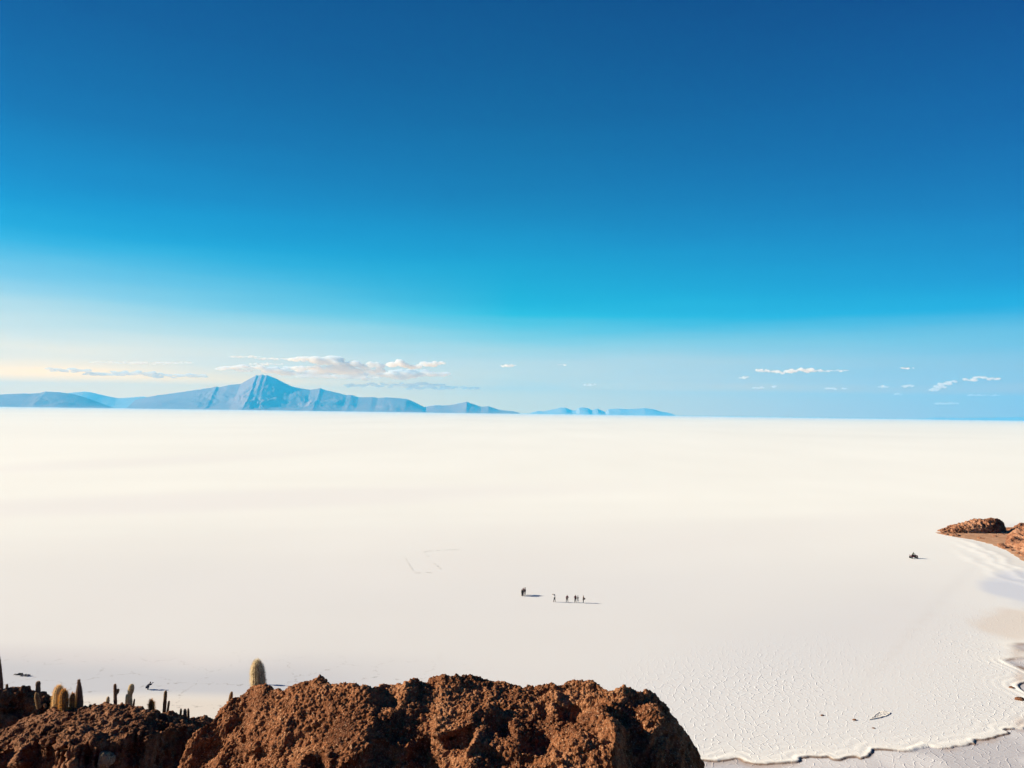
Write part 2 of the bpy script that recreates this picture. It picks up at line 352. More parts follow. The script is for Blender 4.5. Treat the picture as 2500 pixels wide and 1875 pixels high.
# hairline cracks of big plates, only where the crust is rough or damp
vc = N(nt, 'ShaderNodeTexVoronoi', feature='DISTANCE_TO_EDGE', voronoi_dimensions='2D', Scale=.11)
v2 = N(nt, 'ShaderNodeVectorMath', operation='SCALE'); L(nz.outputs['Color'], v2.inputs[0]); v2.inputs['Scale'].default_value = 4
v3 = N(nt, 'ShaderNodeVectorMath', operation='ADD'); L(tc.outputs['Object'], v3.inputs[0]); L(v2.outputs[0], v3.inputs[1]); L(v3.outputs[0], vc.inputs['Vector'])
cr = N(nt, 'ShaderNodeMapRange'); L(vc.outputs['Distance'], cr.inputs['Value']); cr.inputs['From Max'].default_value = .022; cr.inputs['To Min'].default_value = .55; cr.inputs['To Max'].default_value = 0
bk2 = N(nt, 'ShaderNodeMapRange'); L(brk.outputs['Fac'], bk2.inputs['Value']); bk2.inputs['From Min'].default_value = .45; bk2.inputs['From Max'].default_value = .6
c2 = N(nt, 'ShaderNodeMath', operation='MULTIPLY'); L(cr.outputs[0], c2.inputs[0]); L(bk2.outputs[0], c2.inputs[1])
r3 = N(nt, 'ShaderNodeMapRange'); ac = N(nt, 'ShaderNodeAttribute', attribute_name='crack'); L(ac.outputs['Fac'], r3.inputs['Value'])
c3 = N(nt, 'ShaderNodeMath', operation='MULTIPLY'); L(c2.outputs[0], c3.inputs[0]); L(r3.outputs[0], c3.inputs[1])
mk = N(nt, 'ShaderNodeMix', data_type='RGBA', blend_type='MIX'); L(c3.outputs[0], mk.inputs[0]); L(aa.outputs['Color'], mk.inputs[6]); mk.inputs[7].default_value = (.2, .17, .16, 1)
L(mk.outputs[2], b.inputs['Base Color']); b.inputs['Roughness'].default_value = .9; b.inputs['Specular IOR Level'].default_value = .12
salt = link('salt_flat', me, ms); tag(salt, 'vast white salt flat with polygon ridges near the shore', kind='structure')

# faint rectangular vehicle marks scraped in the salt
M_track = flat('scraped_salt', (.70, .69, .665), .9, .04, 1.5)
def strip(pts, wd):
    vs_, fs_ = [], []
    P = [gnd(*p) for p in pts]; Q = []
    for i in range(len(P)-1):
        n = max(2, int((P[i+1]-P[i]).length/1.2))
        for k in range(n): Q.append(P[i].lerp(P[i+1], k/n))
    Q.append(P[-1])
    for i, p in enumerate(Q):
        d = (Q[min(i+1, len(Q)-1)]-Q[max(i-1, 0)]).normalized(); s = Vector((-d.y, d.x, 0))*wd*random.uniform(.25, .7)
        j = Vector((random.uniform(-.12, .12), random.uniform(-.12, .12), 0))
        vs_ += [p+s+j+Vector((0, 0, .03)), p-s+j+Vector((0, 0, .03))]
        if i and random.random() > .5: k = 2*i; fs_.append((k-2, k-1, k+1, k))
    return vs_, fs_
for pts in ([(986, 1357), (1010, 1397)], [(1032, 1345), (1081, 1396)], [(1012, 1399), (1079, 1397)], [(1036, 1346), (1120, 1341)]):
    a, f_ = strip(pts, .36); o = link('track', pymesh('track', a, f_), M_track); tag(o, 'faint scraped wheel line on the salt', kind='structure')

# ---------------------------------------------------------------- mountains
def mountain_mat(name, c1, c2, sc2=.0007):
    m, nt, b = mat(name); tc = N(nt, 'ShaderNodeTexCoord'); n = N(nt, 'ShaderNodeTexNoise', Scale=sc2, Detail=7, Roughness=.6)
    nt.links.new(tc.outputs['Object'], n.inputs['Vector']); r = ramp(nt, [(.35, c1), (.62, c2)]); nt.links.new(n.outputs['Fac'], r.inputs['Fac'])
    nt.links.new(r.outputs['Color'], b.inputs['Base Color']); b.inputs['Roughness'].default_value = 1; b.inputs['Specular IOR Level'].default_value = 0
    return m
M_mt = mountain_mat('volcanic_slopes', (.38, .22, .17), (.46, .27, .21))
M_far = mountain_mat('haze_paled_hills', (.58, .46, .38), (.64, .52, .43))  # distance haze painted in: albedo paled so the farthest hills fade toward the sky
def mountain(name, label, prof, D, depth, rough, seed, mt=None):
    xs_ = [p[0] for p in prof]; ysr = [p[1] for p in prof]
    U = np.linspace(xs_[0], xs_[-1], max(60, int((xs_[-1]-xs_[0])*.75))); pyv = np.interp(U, xs_, ysr)
    P = np.array([at(a, b_, D) for a, b_ in zip(U, pyv)])
    zc = np.maximum(P[:, 2], 2)
    T = np.concatenate([np.linspace(-1, 0, 24), np.linspace(0, 1, 54)[1:]])
    XX = np.repeat(P[:, 0:1], len(T), 1); TT = np.repeat(T[None], len(U), 0); ZC = np.repeat(zc[:, None], len(T), 1)
    dpt = depth*(.35+.65*ZC/zc.max())
    YY = D+TT*dpt*-1
    fall = (1-np.abs(TT))**1.5
    wx_ = XX+depth*.12*vnoise(XX/depth*4, YY/depth*4, 0*XX, seed+3); rg_ = .5+.55*fbm(wx_/depth*4.2+seed, YY/depth*3.2, 0*XX, 5, seed, .55)
    ZZ = ZC*fall + ZC*rough*(rg_-.4)*np.sin(np.pi*np.clip(np.abs(TT), 0, 1))*.8 - 30*(np.abs(TT) > .97)
    XX = XX*(YY/D)**.6
    me = gridmesh(name, np.stack([XX, YY, ZZ-3], -1))
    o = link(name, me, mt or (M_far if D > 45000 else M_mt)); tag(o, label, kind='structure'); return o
volc = [(330,976),(358,970),(382,965),(423,960),(470,953),(517,946),(529,943),(535,945.5),(558,940),(588,937),(605,927),(620,919),(626,914.8),(631,917),(635,915.5),(640.6,914),(646,916.5),(652,915.5),(658,918),(676,925),(693,934),(714,944),(735,948),(758,951.7),(775,949),(782,947.5),(790,951),(823,958.7),(846,964.6),(858,964),(876,970),(911,969),(923,971.5),(940,970),(964,971),(993,974),(1011,981),(1034,993),(1046,1005)]
mountain('mountain', 'tall blue hazy volcano with a jagged summit', volc, 40000, 5200, .2, 4)
mountain('mountain', 'low dark blue range at the left edge of the horizon', [(-500,975),(-380,962),(-250,968),(-120,958),(0,963),(53,960.5),(80,961),(100,959),(112,955.5),(147,957.5),(170,960.5),(194,966),(217,973),(235,980),(262,990),(285,998)], 36000, 3200, .13, 9)
mountain('mountain', 'paler ridge behind the low range left of the volcano', [(120,985),(150,966),(170,959),(190,957),(206,956),(220,957.5),(235,960.5),(264,967.5),(288,972),(317,970.5),(335,969),(350,968),(370,972),(440,985),(480,996)], 50000, 3500, .13, 15)
mountain('mountain', 'small blue hill right of the volcano foot', [(1015,1004),(1034,994),(1050,991),(1064,989),(1085,990),(1105,988),(1125,984),(1134,981.5),(1140,980),(1147,984),(1155,986),(1165,990),(1175,993),(1193,991.6),(1205,996),(1218,1000),(1231,1002),(1250,1003.5),(1268,1007.5)], 40000, 2400, .13, 21)
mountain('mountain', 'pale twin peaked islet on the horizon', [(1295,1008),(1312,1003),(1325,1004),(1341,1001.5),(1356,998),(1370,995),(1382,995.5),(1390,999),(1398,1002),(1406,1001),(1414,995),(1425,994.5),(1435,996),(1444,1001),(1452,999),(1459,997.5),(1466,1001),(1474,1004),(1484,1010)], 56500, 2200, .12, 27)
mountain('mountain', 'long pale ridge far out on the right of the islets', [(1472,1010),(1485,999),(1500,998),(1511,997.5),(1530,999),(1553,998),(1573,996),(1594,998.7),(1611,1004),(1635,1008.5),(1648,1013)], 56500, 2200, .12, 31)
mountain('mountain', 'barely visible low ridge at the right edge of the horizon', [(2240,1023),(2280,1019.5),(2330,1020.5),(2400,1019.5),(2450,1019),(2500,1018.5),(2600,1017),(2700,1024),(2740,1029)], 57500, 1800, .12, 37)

# ---------------------------------------------------------------- clouds
cm = bpy.data.materials.new('cloud_vapour'); cm.use_nodes = True
cn = cm.node_tree; cn.nodes.remove(cn.nodes['Principled BSDF'])
cv = N(cn, 'ShaderNodeVolumePrincipled'); cv.inputs['Color'].default_value = (.99, .985, .98, 1); cv.inputs['Density'].default_value = .003
cn.links.new(cv.outputs[0], cn.nodes['Material Output'].inputs['Volume'])
cm2 = cm.copy(); cm2.name = 'thin_cloud_vapour'; [n for n in cm2.node_tree.nodes if n.bl_idname == 'ShaderNodeVolumePrincipled'][0].inputs['Density'].default_value = .0030
def cloud(label, puffs, D=82000, thin=False, seed=1, rough=.5):
    rnd = random.Random(seed)
    bm = bmesh.new()
    s = D/F
    for (cx, cy, rx, ry) in puffs:
        n = max(4, int(rx/(ry*.42)))
        for k in range(n):
            fx = -1+2*(k+.5)/n; fy = rnd.uniform(-.45, .6)*(1-abs(fx)*.6)
            q = at(cx+fx*rx*.8, cy-fy*ry, D+rnd.uniform(-1, 1)*ry*s*.5)
            r_ = rnd.uniform(.45, .85)*ry*s
            mtx = Matrix.Translation(q) @ Matrix.Diagonal((r_*rnd.uniform(1.2, 1.9), r_*1.5, r_*(.45 if thin else .8), 1))
            bmesh.ops.create_icosphere(bm, subdivisions=2, radius=1, matrix=mtx)
    cen = sum((v.co for v in bm.verts), Vector())/len(bm.verts)
    for v in bm.verts: v.co -= cen
    me = bpy.data.meshes.new('cloud'); bm.to_mesh(me); bm.free()
    tmp = bpy.data.objects.new('tmp', me); COL.objects.link(tmp)
    vx = s*(1.1 if not thin else .9)
    vx *= .8
    rm = tmp.modifiers.new('r', 'REMESH'); rm.mode = 'VOXEL'; rm.voxel_size = vx
    dg = bpy.context.evaluated_depsgraph_get(); me2 = bpy.data.meshes.new_from_object(tmp.evaluated_get(dg))
    bpy.data.objects.remove(tmp)
    co = np.empty(len(me2.vertices)*3, np.float32); me2.vertices.foreach_get('co', co); co = co.reshape(-1, 3).astype(float)
    nr = np.empty(len(me2.vertices)*3, np.float32); me2.vertices.foreach_get('normal', nr); nr = nr.reshape(-1, 3)
    ws = s*7
    d = (fbm(co[:, 0]/ws, co[:, 1]/ws, co[:, 2]/ws*1.6, 4, seed, .6)*rough*s*3.2)
    co += nr*d[:, None]*np.array((1.3, 1, .8))
    me2.vertices.foreach_set('co', co.astype(np.float32).ravel()); me2.update()
    b2 = bmesh.new(); b2.from_mesh(me2); b2.verts.ensure_lookup_table(); seen = set(); comps = []
    for v in b2.verts:
        if v.index in seen: continue
        st = [v]; seen.add(v.index); cp = []
        while st:
            x_ = st.pop(); cp.append(x_)
            for e in x_.link_edges:
                o_ = e.other_vert(x_)
                if o_.index not in seen: seen.add(o_.index); st.append(o_)
        comps.append(cp)
    comps.sort(key=len); bmesh.ops.delete(b2, geom=[v for cp in comps[:-1] for v in cp], context='VERTS'); b2.to_mesh(me2); b2.free()
    me2.materials.clear()
    o = link('cloud', me2, cm2 if thin else cm); o.location = cen
    tag(o, label, 'cloud', 'clouds low over the horizon'); return o
cloud('large white puffy cloud bank with grey base right of the volcano summit', [(735,877,34,8),(795,884,38,18),(845,889,34,14),(900,893,38,11),(790,900,90,11),(860,906,95,10)], 80000, seed=3)
cloud('flat grey cloud shelf under the big puffy cloud bank', [(790,919,80,6),(870,922,70,6)], 83000, seed=33)
cloud('left arm of thin cloud reaching from the big cloud bank over the summit', [(600,871,46,3),(665,876,50,4)], 83000, True, seed=34)
cloud('bright cream puffs right after the big cloud bank', [(975,891,27,12),(1008,895,20,8)], 84000, seed=5)
cloud('last cream puffs trailing furthest right of the big cloud bank', [(1042,890,27,9),(1070,886,18,6)], 84000, seed=55)
cloud('thin cream cloud streak left of the volcano', [(250,884,40,4),(310,886,60,5),(380,887,70,5),(440,886,40,3)], 86000, True, 6)
cloud('thin cream streak between the volcano summit and the big cloud bank', [(650,889,50,4),(690,896,40,4)], 84000, True, 7)
cloud('broad soft cloud veil behind the volcano summit and the big cloud bank', [(620,900,110,14),(760,910,140,19),(900,916,140,20),(1020,912,90,15)], 90000, True, seed=41)
cloud('soft pale cloud veil low on the left horizon above the dark range', [(120,905,120,9),(300,912,120,10),(430,918,90,9)], 90000, True, seed=42)
cloud('wide faint grey cloud layer behind the volcano right slope', [(960,940,150,10),(1080,948,110,8)], 90000, True, 8)
cloud('tiny white cloud alone in the sky above the small hill', [(1234,893,14,4.5),(1250,892,12,3)], 84000, seed=9)
cloud('tiny faint white cloud above the twin peaked islet', [(1372,891,13,3)], 84000, True, seed=10)
cloud('small white cloud low above the long pale ridge', [(1441,940,17,4)], 84000, seed=11)
cloud('thick left end of the long thin cloud in the right middle sky', [(1862,904,20,6),(1884,907,12,4)], 84000, seed=12)
cloud('long thin white cloud in the right middle sky', [(1915,909,24,6),(1955,904,34,7),(2000,906,30,4),(2050,905,26,3)], 84000, seed=23)
cloud('small cloud below the left end of the long thin cloud', [(1817,922,13,4)], 84000, seed=13)
cloud('low small flat cloud below the long thin cloud', [(1853,947,18,4)], 84000, seed=14)
cloud('speck of cloud just right of the low small flat cloud', [(1888,944,7,4)], 84000, seed=24)
cloud('faint wider puff right of the low flat cloud', [(2029,950,15,5)], 84000, True, seed=15)
cloud('faint speck next to a wider faint puff', [(2061,948,8,4)], 84000, True, seed=25)
cloud('small round cloud left of the two bright right clouds', [(2155,944,13,4.5)], 84000, seed=16)
cloud('ragged small cloud touching the left of the slanted bright cloud', [(2217,943,18,4)], 84000, seed=17)
cloud('tiny low cloud below the ragged small one at right', [(2193,963,12,4)], 84000, True, seed=26)
cloud('bright slanted cloud rising to the right', [(2280,951,15,5),(2295,944,16,6),(2308,938,16,6),(2322,932,14,5)], 84000, seed=18)
cloud('bright puffy cloud at the far right of the sky', [(2368,927,18,6),(2395,922,18,5),(2425,925,16,6)], 84000, seed=19)
cloud('faint small cloud high above the slanted bright cloud', [(2217,899,20,4)], 84000, True, seed=20)
cloud('faint pinkish streak low over the right horizon', [(2310,985,32,5)], 84000, True, seed=21)
cloud('faintest streak at the right edge below the bright puffy cloud', [(2400,965,50,4)], 84000, True, seed=27)

# ---------------------------------------------------------------- island hillside
hx = np.arange(-110, 110.1, .8); hy = np.arange(-170, 90, .8)
X, Y = np.meshgrid(hx, hy, indexing='ij')
rr_ = np.hypot(X, np.maximum(Y, 0))
Z = 40.25-.5*rr_ - .16*np.maximum(-Y-90, 0) - .004*np.maximum(-Y-60, 0)**1.5
Z = Z+(.9*fbm(X*.11, Y*.11, 0*X, 4, 71)+.35*ridged(X*.5, Y*.5, 0*X, 3, 73))*sstep(1.5, 12, np.hypot(X, Y))*sstep(92, 70, rr_)
Z = np.maximum(Z, -1.2)
hill = link('hillside', gridmesh('hillside', np.stack([X, Y, Z], -1)), M_slope); tag(hill, 'brown rocky island hillside under the viewpoint', kind='structure')

# ---------------------------------------------------------------- rock surfaces
def detail(P, amp_big, sizes, wmask, seed):
    """displace a grid of points along its normals with knobbly rock relief"""
    def normals(P):
        du = np.gradient(P, axis=0); dv = np.gradient(P, axis=1); n = np.cross(du, dv)
        n /= np.maximum(np.linalg.norm(n, axis=2, keepdims=True), 1e-9)
        return n*np.where(n[..., 2:3] < 0, -1, 1)
    n = normals(P); x, y, z = P[..., 0], P[..., 1], P[..., 2]
    d = amp_big*(ridged(x*1.0, y*1.0, z*1.0, 3, seed)-.9)*wmask
    P = P+n*d[..., None]
    for s_, a, kind in sizes:
        n = normals(P); x, y, z = P[..., 0], P[..., 1], P[..., 2]
        if kind == 'w':
            wx = x+.35*s_*vnoise(x/s_*1.3, y/s_*1.3, z/s_*1.3, seed+5)
            q = worley(wx/s_, y/s_, z/s_, seed+2); d = a*(1-1.7*q)
        elif kind == 'r': d = a*(ridged(x/s_, y/s_, z/s_, 2, seed+3)-.75)
        else: d = a*fbm(x/s_, y/s_, z/s_, 3, seed+4)
        P = P+n*d[..., None]
    return P

def spread(zc, U, T, sig0, rate, smax, Yc):
    """crest heights that melt into smoother ground away from the crest, never above the line of sight to it"""
    st = U[1]-U[0]; lv = [zc]; sg = [0]; s_ = 6.
    while s_ < smax:
        r_ = int(s_*3/st)+1; k = np.exp(-.5*(np.arange(-r_, r_+1)*st/s_)**2); k /= k.sum()
        lv.append(np.convolve(np.pad(zc, r_, 'edge'), k, 'valid')); sg.append(s_); s_ *= 1.5
    lv = np.array(lv); out = np.empty((len(U), len(T)))
    for j, t in enumerate(T):
        q = np.interp(min(abs(t)*rate+sig0, sg[-1]), sg, range(len(sg))); i = int(q); i2 = min(i+1, len(sg)-1)
        z = lv[i]*(1-q+i)+lv[i2]*(q-i)
        out[:, j] = np.minimum(z, zc+(.30*t if t > 0 else 0))
    return out
# --- big outcrop in the middle foreground
silA = [(400,1960),(425,1925),(440,1870),(452,1830),(468,1795),(488,1772),(500,1762),(513,1752),(540,1728),(556,1716),(586,1696),(613,1677.5),(647,1673),(671,1677.5),(690,1683),(694,1685.5),(732,1671),(766,1664),(775,1659),(787,1657),(798,1666),(812,1675),(832,1671),(852,1668.5),(865,1671),(879,1675),(913,1676),(922,1677),(936,1675.5),(961,1675),(985,1668),(1000,1661),(1022,1661),(1042,1667),(1050,1653),(1062,1648),(1083,1646),(1093,1653),(1104,1653),(1116,1649),(1130,1651),(1144,1648),(1158,1652),(1170,1651),(1175,1656),(1190,1658),(1211,1659),(1222,1661),(1236,1660),(1246,1668),(1258,1674),(1270,1679),(1290,1679),(1307,1677),(1330,1676.5),(1351,1673),(1366,1676),(1381,1673),(1391,1664),(1402,1663),(1412,1663),(1416,1666),(1428,1662),(1442,1661),(1452,1664),(1457,1670),(1465,1675),(1473,1678),(1483,1686.5),(1507,1685),(1516,1679),(1524,1677),(1536,1681),(1550,1686),(1574,1688.5),(1583,1690),(1593,1691.5),(1599,1701),(1608,1709),(1621,1712),(1628,1722),(1633,1732),(1640,1746),(1646,1757),(1655,1766),(1666,1777),(1672,1786),(1676,1795),(1688,1809.5),(1692,1824),(1703,1832),(1709,1846),(1713,1862),(1716,1875),(1724,1920),(1735,1990),(1750,2080)]
U = np.linspace(400, 1750, 900)
py_s = np.interp(U, [p[0] for p in silA], [p[1] for p in silA])
Yc = 19+.5*np.sin(U*.011+1)+.35*vnoise(U*.02, 0*U, 0*U, 4)
cr_ = np.array([at(a, b_, y) for a, b_, y in zip(U, py_s, Yc)])
T = np.concatenate([np.linspace(-3.2, -.02, 60), np.linspace(0, 4.2, 380), np.linspace(4.25, 7, 50)])
XX = np.repeat(cr_[:, 0:1], len(T), 1); TT = np.repeat(T[None], len(U), 0); ZC = spread(cr_[:, 2], U, T, 0, 110, 90, Yc)
YY = np.repeat(Yc[:, None], len(T), 1)-TT
KA = .13
Z = ZC-KA*np.clip(TT, 0, 99)-.9*np.clip(TT-4.2, 0, 99)**1.2
Z = Z-np.where(TT < 0, .9*np.abs(TT)**1.2, 0)
XX = XX*(YY/np.repeat(Yc[:, None], len(T), 1))**.5
Z = Z+np.clip(.10*(XX+1.2)*np.clip(TT, 0, 2.4), -.5, .22*np.clip(TT, 0, 9))
UU = np.repeat(U[:, None], len(T), 1)
wob1 = .22*vnoise(XX*1.3, YY*1.3, Z, 5); wob2 = .22*vnoise(XX*1.3, YY*1.3, Z+9, 6)
def hA(px_):  return 990+px_*.014
def pit(cx, cy, rx, ry, dep, ang=0, p=3):
    """hollow (or lump when negative) located by where the photo shows it"""
    global Z
    i = np.clip(np.searchsorted(U, cx), 1, len(U)-1); yc = Yc[i]; zc_ = CAMH-cr_[i, 2]
    mm = (cy-hA(cx))/F; t0 = (mm*yc-zc_)/(KA+mm)
    m2_ = (cy+ry-hA(cx))/F; t1 = (m2_*yc-zc_)/(KA+m2_)
    x0 = cr_[i, 0]; rX = rx/F*yc; rT = max(.05, t1-t0); a = R(ang)
    dx, dt = (XX-x0)+wob1, (TT-t0)+wob2
    u = (dx*math.cos(a)+dt*math.sin(a))/rX; v = (-dx*math.sin(a)+dt*math.cos(a))/rT
    Z = Z-dep*(.78 if dep > 0 else 1.1)*np.exp(-(u*u+v*v)**(p/2))
for a in [(1400,1890,120,30,.8,0),(1620,1895,110,45,1.0,0),(505,1835,50,50,.8,0),(1075,1835,70,24,.45,0),(1512,1800,34,60,.75,0),(1595,1785,36,60,-.34,-8),(1610,1868,90,34,.8,0),(1470,1870,60,28,.6,0),(1455,1745,30,50,-.30,0),
          (1575,1740,34,50,-.12,0),(1400,1722,40,14,.25,20),(1350,1700,16,34,-.12,0),(1240,1752,22,18,.28,0),(1195,1720,40,16,-.12,0),
          (1325,1800,42,34,.4,0),(1010,1795,56,16,.45,0),(930,1760,60,40,-.14,0),(1090,1803,40,26,.55,0),(1140,1800,46,70,-.12,0),
          (985,1745,22,7,.10,0),(1045,1710,34,8,.18,0),(745,1828,38,34,.5,0),(820,1800,44,60,-.12,0),(690,1808,34,14,.28,0),
          (620,1826,50,16,.42,0),(660,1850,60,18,-.18,0),(865,1800,16,14,.22,0),(868,1855,34,14,.3,0),(600,1778,26,12,.3,0),
          (560,1765,60,22,-.2,0),(500,1800,34,44,.7,0),(735,1700,40,30,-.1,0),(790,1668,24,14,-.06,0),(700,1735,22,16,.14,0),(1040,1850,70,20,-.2,0),(1215,1850,60,34,.12,0),(1390,1842,40,18,.35,0),
          (640,1726,12,8,.14,0),(830,1740,40,12,.16,-30),(950,1868,40,10,.3,0)]: pit(*a)
for tk, hk, sk in ((.55, .14, 1), (1.15, .26, 2), (1.9, .30, 3), (2.7, .34, 4), (3.4, .3, 5)):   # broken ledges facing the viewer
    tt_ = TT+.38*vnoise(XX*.55, 0*XX, 0*XX+sk*3.1, 60+sk)+.16*vnoise(XX*2.1, YY*.6, 0*XX+sk, 70+sk)
    Z = Z-hk*sstep(tk-.05, tk+.05, tt_)*sstep(-.25, .35, vnoise(XX*.6+sk*5, YY*.3, 0*XX, 80+sk))
P = np.stack([XX, YY, Z], -1)
wm = sstep(.05, .7, np.abs(TT))
P = detail(P, .085, [(.55, .035, 'r'), (.30, .028, 'w'), (.13, .042, 'w'), (.075, .036, 'w'), (.045, .022, 'w')], wm, 100)
o = link('rock_outcrop', gridmesh('rock_outcrop', P), M_rock); tag(o, 'big rugged red brown rock outcrop filling the middle foreground', 'rock')

# --- left slope
silB = [(-260,1850),(-120,1822),(-40,1800),(0,1790.5),(20,1779),(31,1772.5),(45,1763),(70,1752),(90,1745),(117,1732),(127,1725),(140,1727),(158,1728),(175,1727),(192,1729.5),(205,1728),(217,1727),(222,1721),(231,1716),(240,1718),(249,1716),(267,1714),(276,1715),(281,1722),(287,1722),(294,1718),(301,1715),(308,1720),(316,1726),(328,1729.5),(336,1729),(344,1727),(352,1729),(362,1732),(380,1737),(388,1734),(393,1741),(400,1741),(407,1739),(418,1738),(427,1741),(438,1750),(450,1752),(463,1754),(475,1755),(486,1751),(500,1753),(530,1758),(560,1790),(590,1840)]
lipB = [(-260,1960),(-60,1905),(0,1868),(30,1862),(55,1850),(80,1822),(110,1808),(150,1797),(180,1793),(240,1797),(250,1806),(262,1800),(290,1786),(340,1783),(400,1781),(440,1768),(500,1766),(590,1850)]
U = np.linspace(-260, 590, 620)
py_s = np.interp(U, [p[0] for p in silB], [p[1] for p in silB]); lip = np.interp(U, [p[0] for p in lipB], [p[1] for p in lipB])+7*vnoise(U*.05, 0*U, 0*U, 8)+4*vnoise(U*.15, 0*U, 0*U, 18)
Yc = 37+.6*np.sin(U*.013)
cr_ = np.array([at(a, b_, y) for a, b_, y in zip(U, py_s, Yc)])
KB = -.06
zc_ = CAMH-cr_[:, 2]; mm = (lip-(990+.014*U))/F; tl = np.maximum(.25, (mm*Yc-zc_)/(KB+mm))
T = np.concatenate([np.linspace(-3.5, -.05, 40), np.linspace(0, 1, 230), 1+np.linspace(.004, 1, 110)])
TN = np.repeat(T[None], len(U), 0); TL = np.repeat(tl[:, None], len(T), 1)
TT = np.where(TN < 0, TN, np.where(TN <= 1, TN*TL, TL+(TN-1)*4.2))
XX = np.repeat(cr_[:, 0:1], len(T), 1); YY = np.repeat(Yc[:, None], len(T), 1)-TT; ZC = spread(cr_[:, 2], U, np.where(T < 0, T, T*3.), 0, 60, 90, Yc)
over = np.clip(TT-TL, 0, 99)
Z = ZC-KB*np.clip(TT, 0, 99)-np.where(TT < 0, .8*np.abs(TT)**1.2, 0) - (1.55*np.minimum(over, 1.7)+.5*np.clip(over-1.7, 0, 1.2)+2.0*np.clip(over-2.9, 0, 9))
XX = XX*(YY/np.repeat(Yc[:, None], len(T), 1))**.5
P = np.stack([XX, YY, Z], -1)
wm = sstep(.05, 1.0, np.abs(TT))
P = detail(P, .17, [(.9, .09, 'r'), (.5, .06, 'w'), (.26, .08, 'w'), (.14, .055, 'w')], wm*np.where(over > 0, 1.25, 1), 210)
pxB, pyB = proj(P[..., 0], P[..., 1], P[..., 2]); qd = np.where(TN > 1.05, np.hypot(pxB-262, pyB-1866), 1e9); qi = np.unravel_index(np.argmin(qd), qd.shape); PB = P[qi].copy()
o = link('rocky_slope', gridmesh('rocky_slope', P), M_slope); tag(o, 'brown stony slope with cacti at the left foreground', kind='structure')

# --- dark mound at the far left; unseen crest off-frame raised to shade its face
silC = [(-420,1560),(-300,1590),(-200,1620),(-120,1650),(-60,1668),(-20,1674),(0,1676),(7,1675),(18,1676),(31,1674),(44,1675),(57,1676),(68,1680),(75,1684),(84,1691),(92,1693),(100,1693.4),(106,1692),(113,1693.4),(120,1695),(126,1698),(132,1712),(140,1740),(150,1790)]
U = np.linspace(-420, 150, 420)
py_s = np.interp(U, [p[0] for p in silC], [p[1] for p in silC]); Yc = 46+0*U+.8*np.sin(U*.02)
cr_ = np.array([at(a, b_, y) for a, b_, y in zip(U, py_s, Yc)])
T = np.concatenate([np.linspace(-4, -.05, 40), np.linspace(0, 5, 160)])
TT = np.repeat(T[None], len(U), 0); XX = np.repeat(cr_[:, 0:1], len(T), 1)+.25*np.clip(TT, 0, 9); YY = np.repeat(Yc[:, None], len(T), 1)-TT; ZC = np.repeat(cr_[:, 2:3], len(T), 1)
Z = ZC-np.where(TT > 0, .5*np.minimum(TT, .5)+1.7*np.clip(TT-.5, 0, 9), .8*np.abs(TT)**1.2)
P = detail(np.stack([XX, YY, Z], -1), .3, [(1.1, .16, 'r'), (.55, .12, 'w'), (.26, .07, 'w'), (.13, .035, 'w')], sstep(.05, 1, np.abs(TT)), 330)
o = link('rock_mound', gridmesh('rock_mound', P), M_slope); tag(o, 'dark shaded rock mound at the far left edge', 'rock')

# ---------------------------------------------------------------- stones
def stone(name, label, cat, c, rad, material, seed, sub=5, rough=.16, group=None, kind=None, prof=None, freq=1.4):
    bm = bmesh.new(); bmesh.ops.create_icosphere(bm, subdivisions=sub, radius=1)
    co = np.array([v.co[:] for v in bm.verts]); n = co.copy()
    d = rough*fbm(co[:, 0]*freq+seed, co[:, 1]*freq, co[:, 2]*freq, 4, seed)+rough*.5*(1-1.6*worley(co[:, 0]*freq*2+seed, co[:, 1]*freq*2, co[:, 2]*freq*2, seed))
    co = co*(1+d[:, None])*np.array(rad)
    if prof is not None: co = prof(co)
    for v, q in zip(bm.verts, co): v.co = q
    me = bpy.data.meshes.new(name); bm.to_mesh(me); bm.free()
    o = link(name, me, material); o.location = c
    if label or kind: tag(o, label, cat, group, kind)
    return o
q = Vector(PB)+Vector((0, -.1, .22))
stone('boulder', 'round pale encrusted boulder in the dark hollow at lower left', 'rock', q, (.29, .30, .30), M_pale, 3, 5, .27)

# islet: elongated boulder on a sandy spit with low broken rocks
bl, br_ = gnd(2294, 1303), gnd(2460, 1306); cx_ = (bl+br_)/2
LN = (br_.x-bl.x)
topp = [(2288,1303),(2294,1298),(2306,1290),(2322,1286),(2339,1280),(2352,1274),(2372,1270),(2387,1267),(2398,1267),(2414,1263.5),(2428,1265),(2443,1267),(2450,1273),(2454,1281),(2458,1294),(2461,1306)]
U = np.linspace(2288, 2461, 330); pt = np.interp(U, [p[0] for p in topp], [p[1] for p in topp])
D0 = bl.y+4.5
cr_ = np.array([at(a, b_, D0) for a, b_ in zip(U, pt)])
sg = np.linspace(0, 1, 330); ww = 5.0*np.sqrt(np.clip(np.sin(math.pi*sg**1.0), .0, 1))+.1; wf = np.where(sg < .74, 1, np.clip(1-(sg-.74)/.26*1.5, -.5, 1))
A = np.linspace(0, math.pi, 130)
ZC = np.repeat(np.maximum(cr_[:, 2:3], .05), len(A), 1)
YY = D0+np.where(np.cos(A)[None] > 0, -np.cos(A)[None]*ww[:, None]*wf[:, None], -np.cos(A)[None]*ww[:, None]);
Z = ZC*np.sin(A)[None]**.42-.4
XX = np.repeat(cr_[:, 0:1], len(A), 1)
P = detail(np.stack([XX, YY, Z], -1), .34, [(3.0, .42, 'r'), (1.8, .34, 'w'), (.9, .26, 'w'), (.45, .12, 'w')], np.ones_like(XX)*.8, 410)
o = link('boulder', gridmesh('boulder', P), M_islet); tag(o, 'long humped brown rock rising from the salt at right', 'rock')
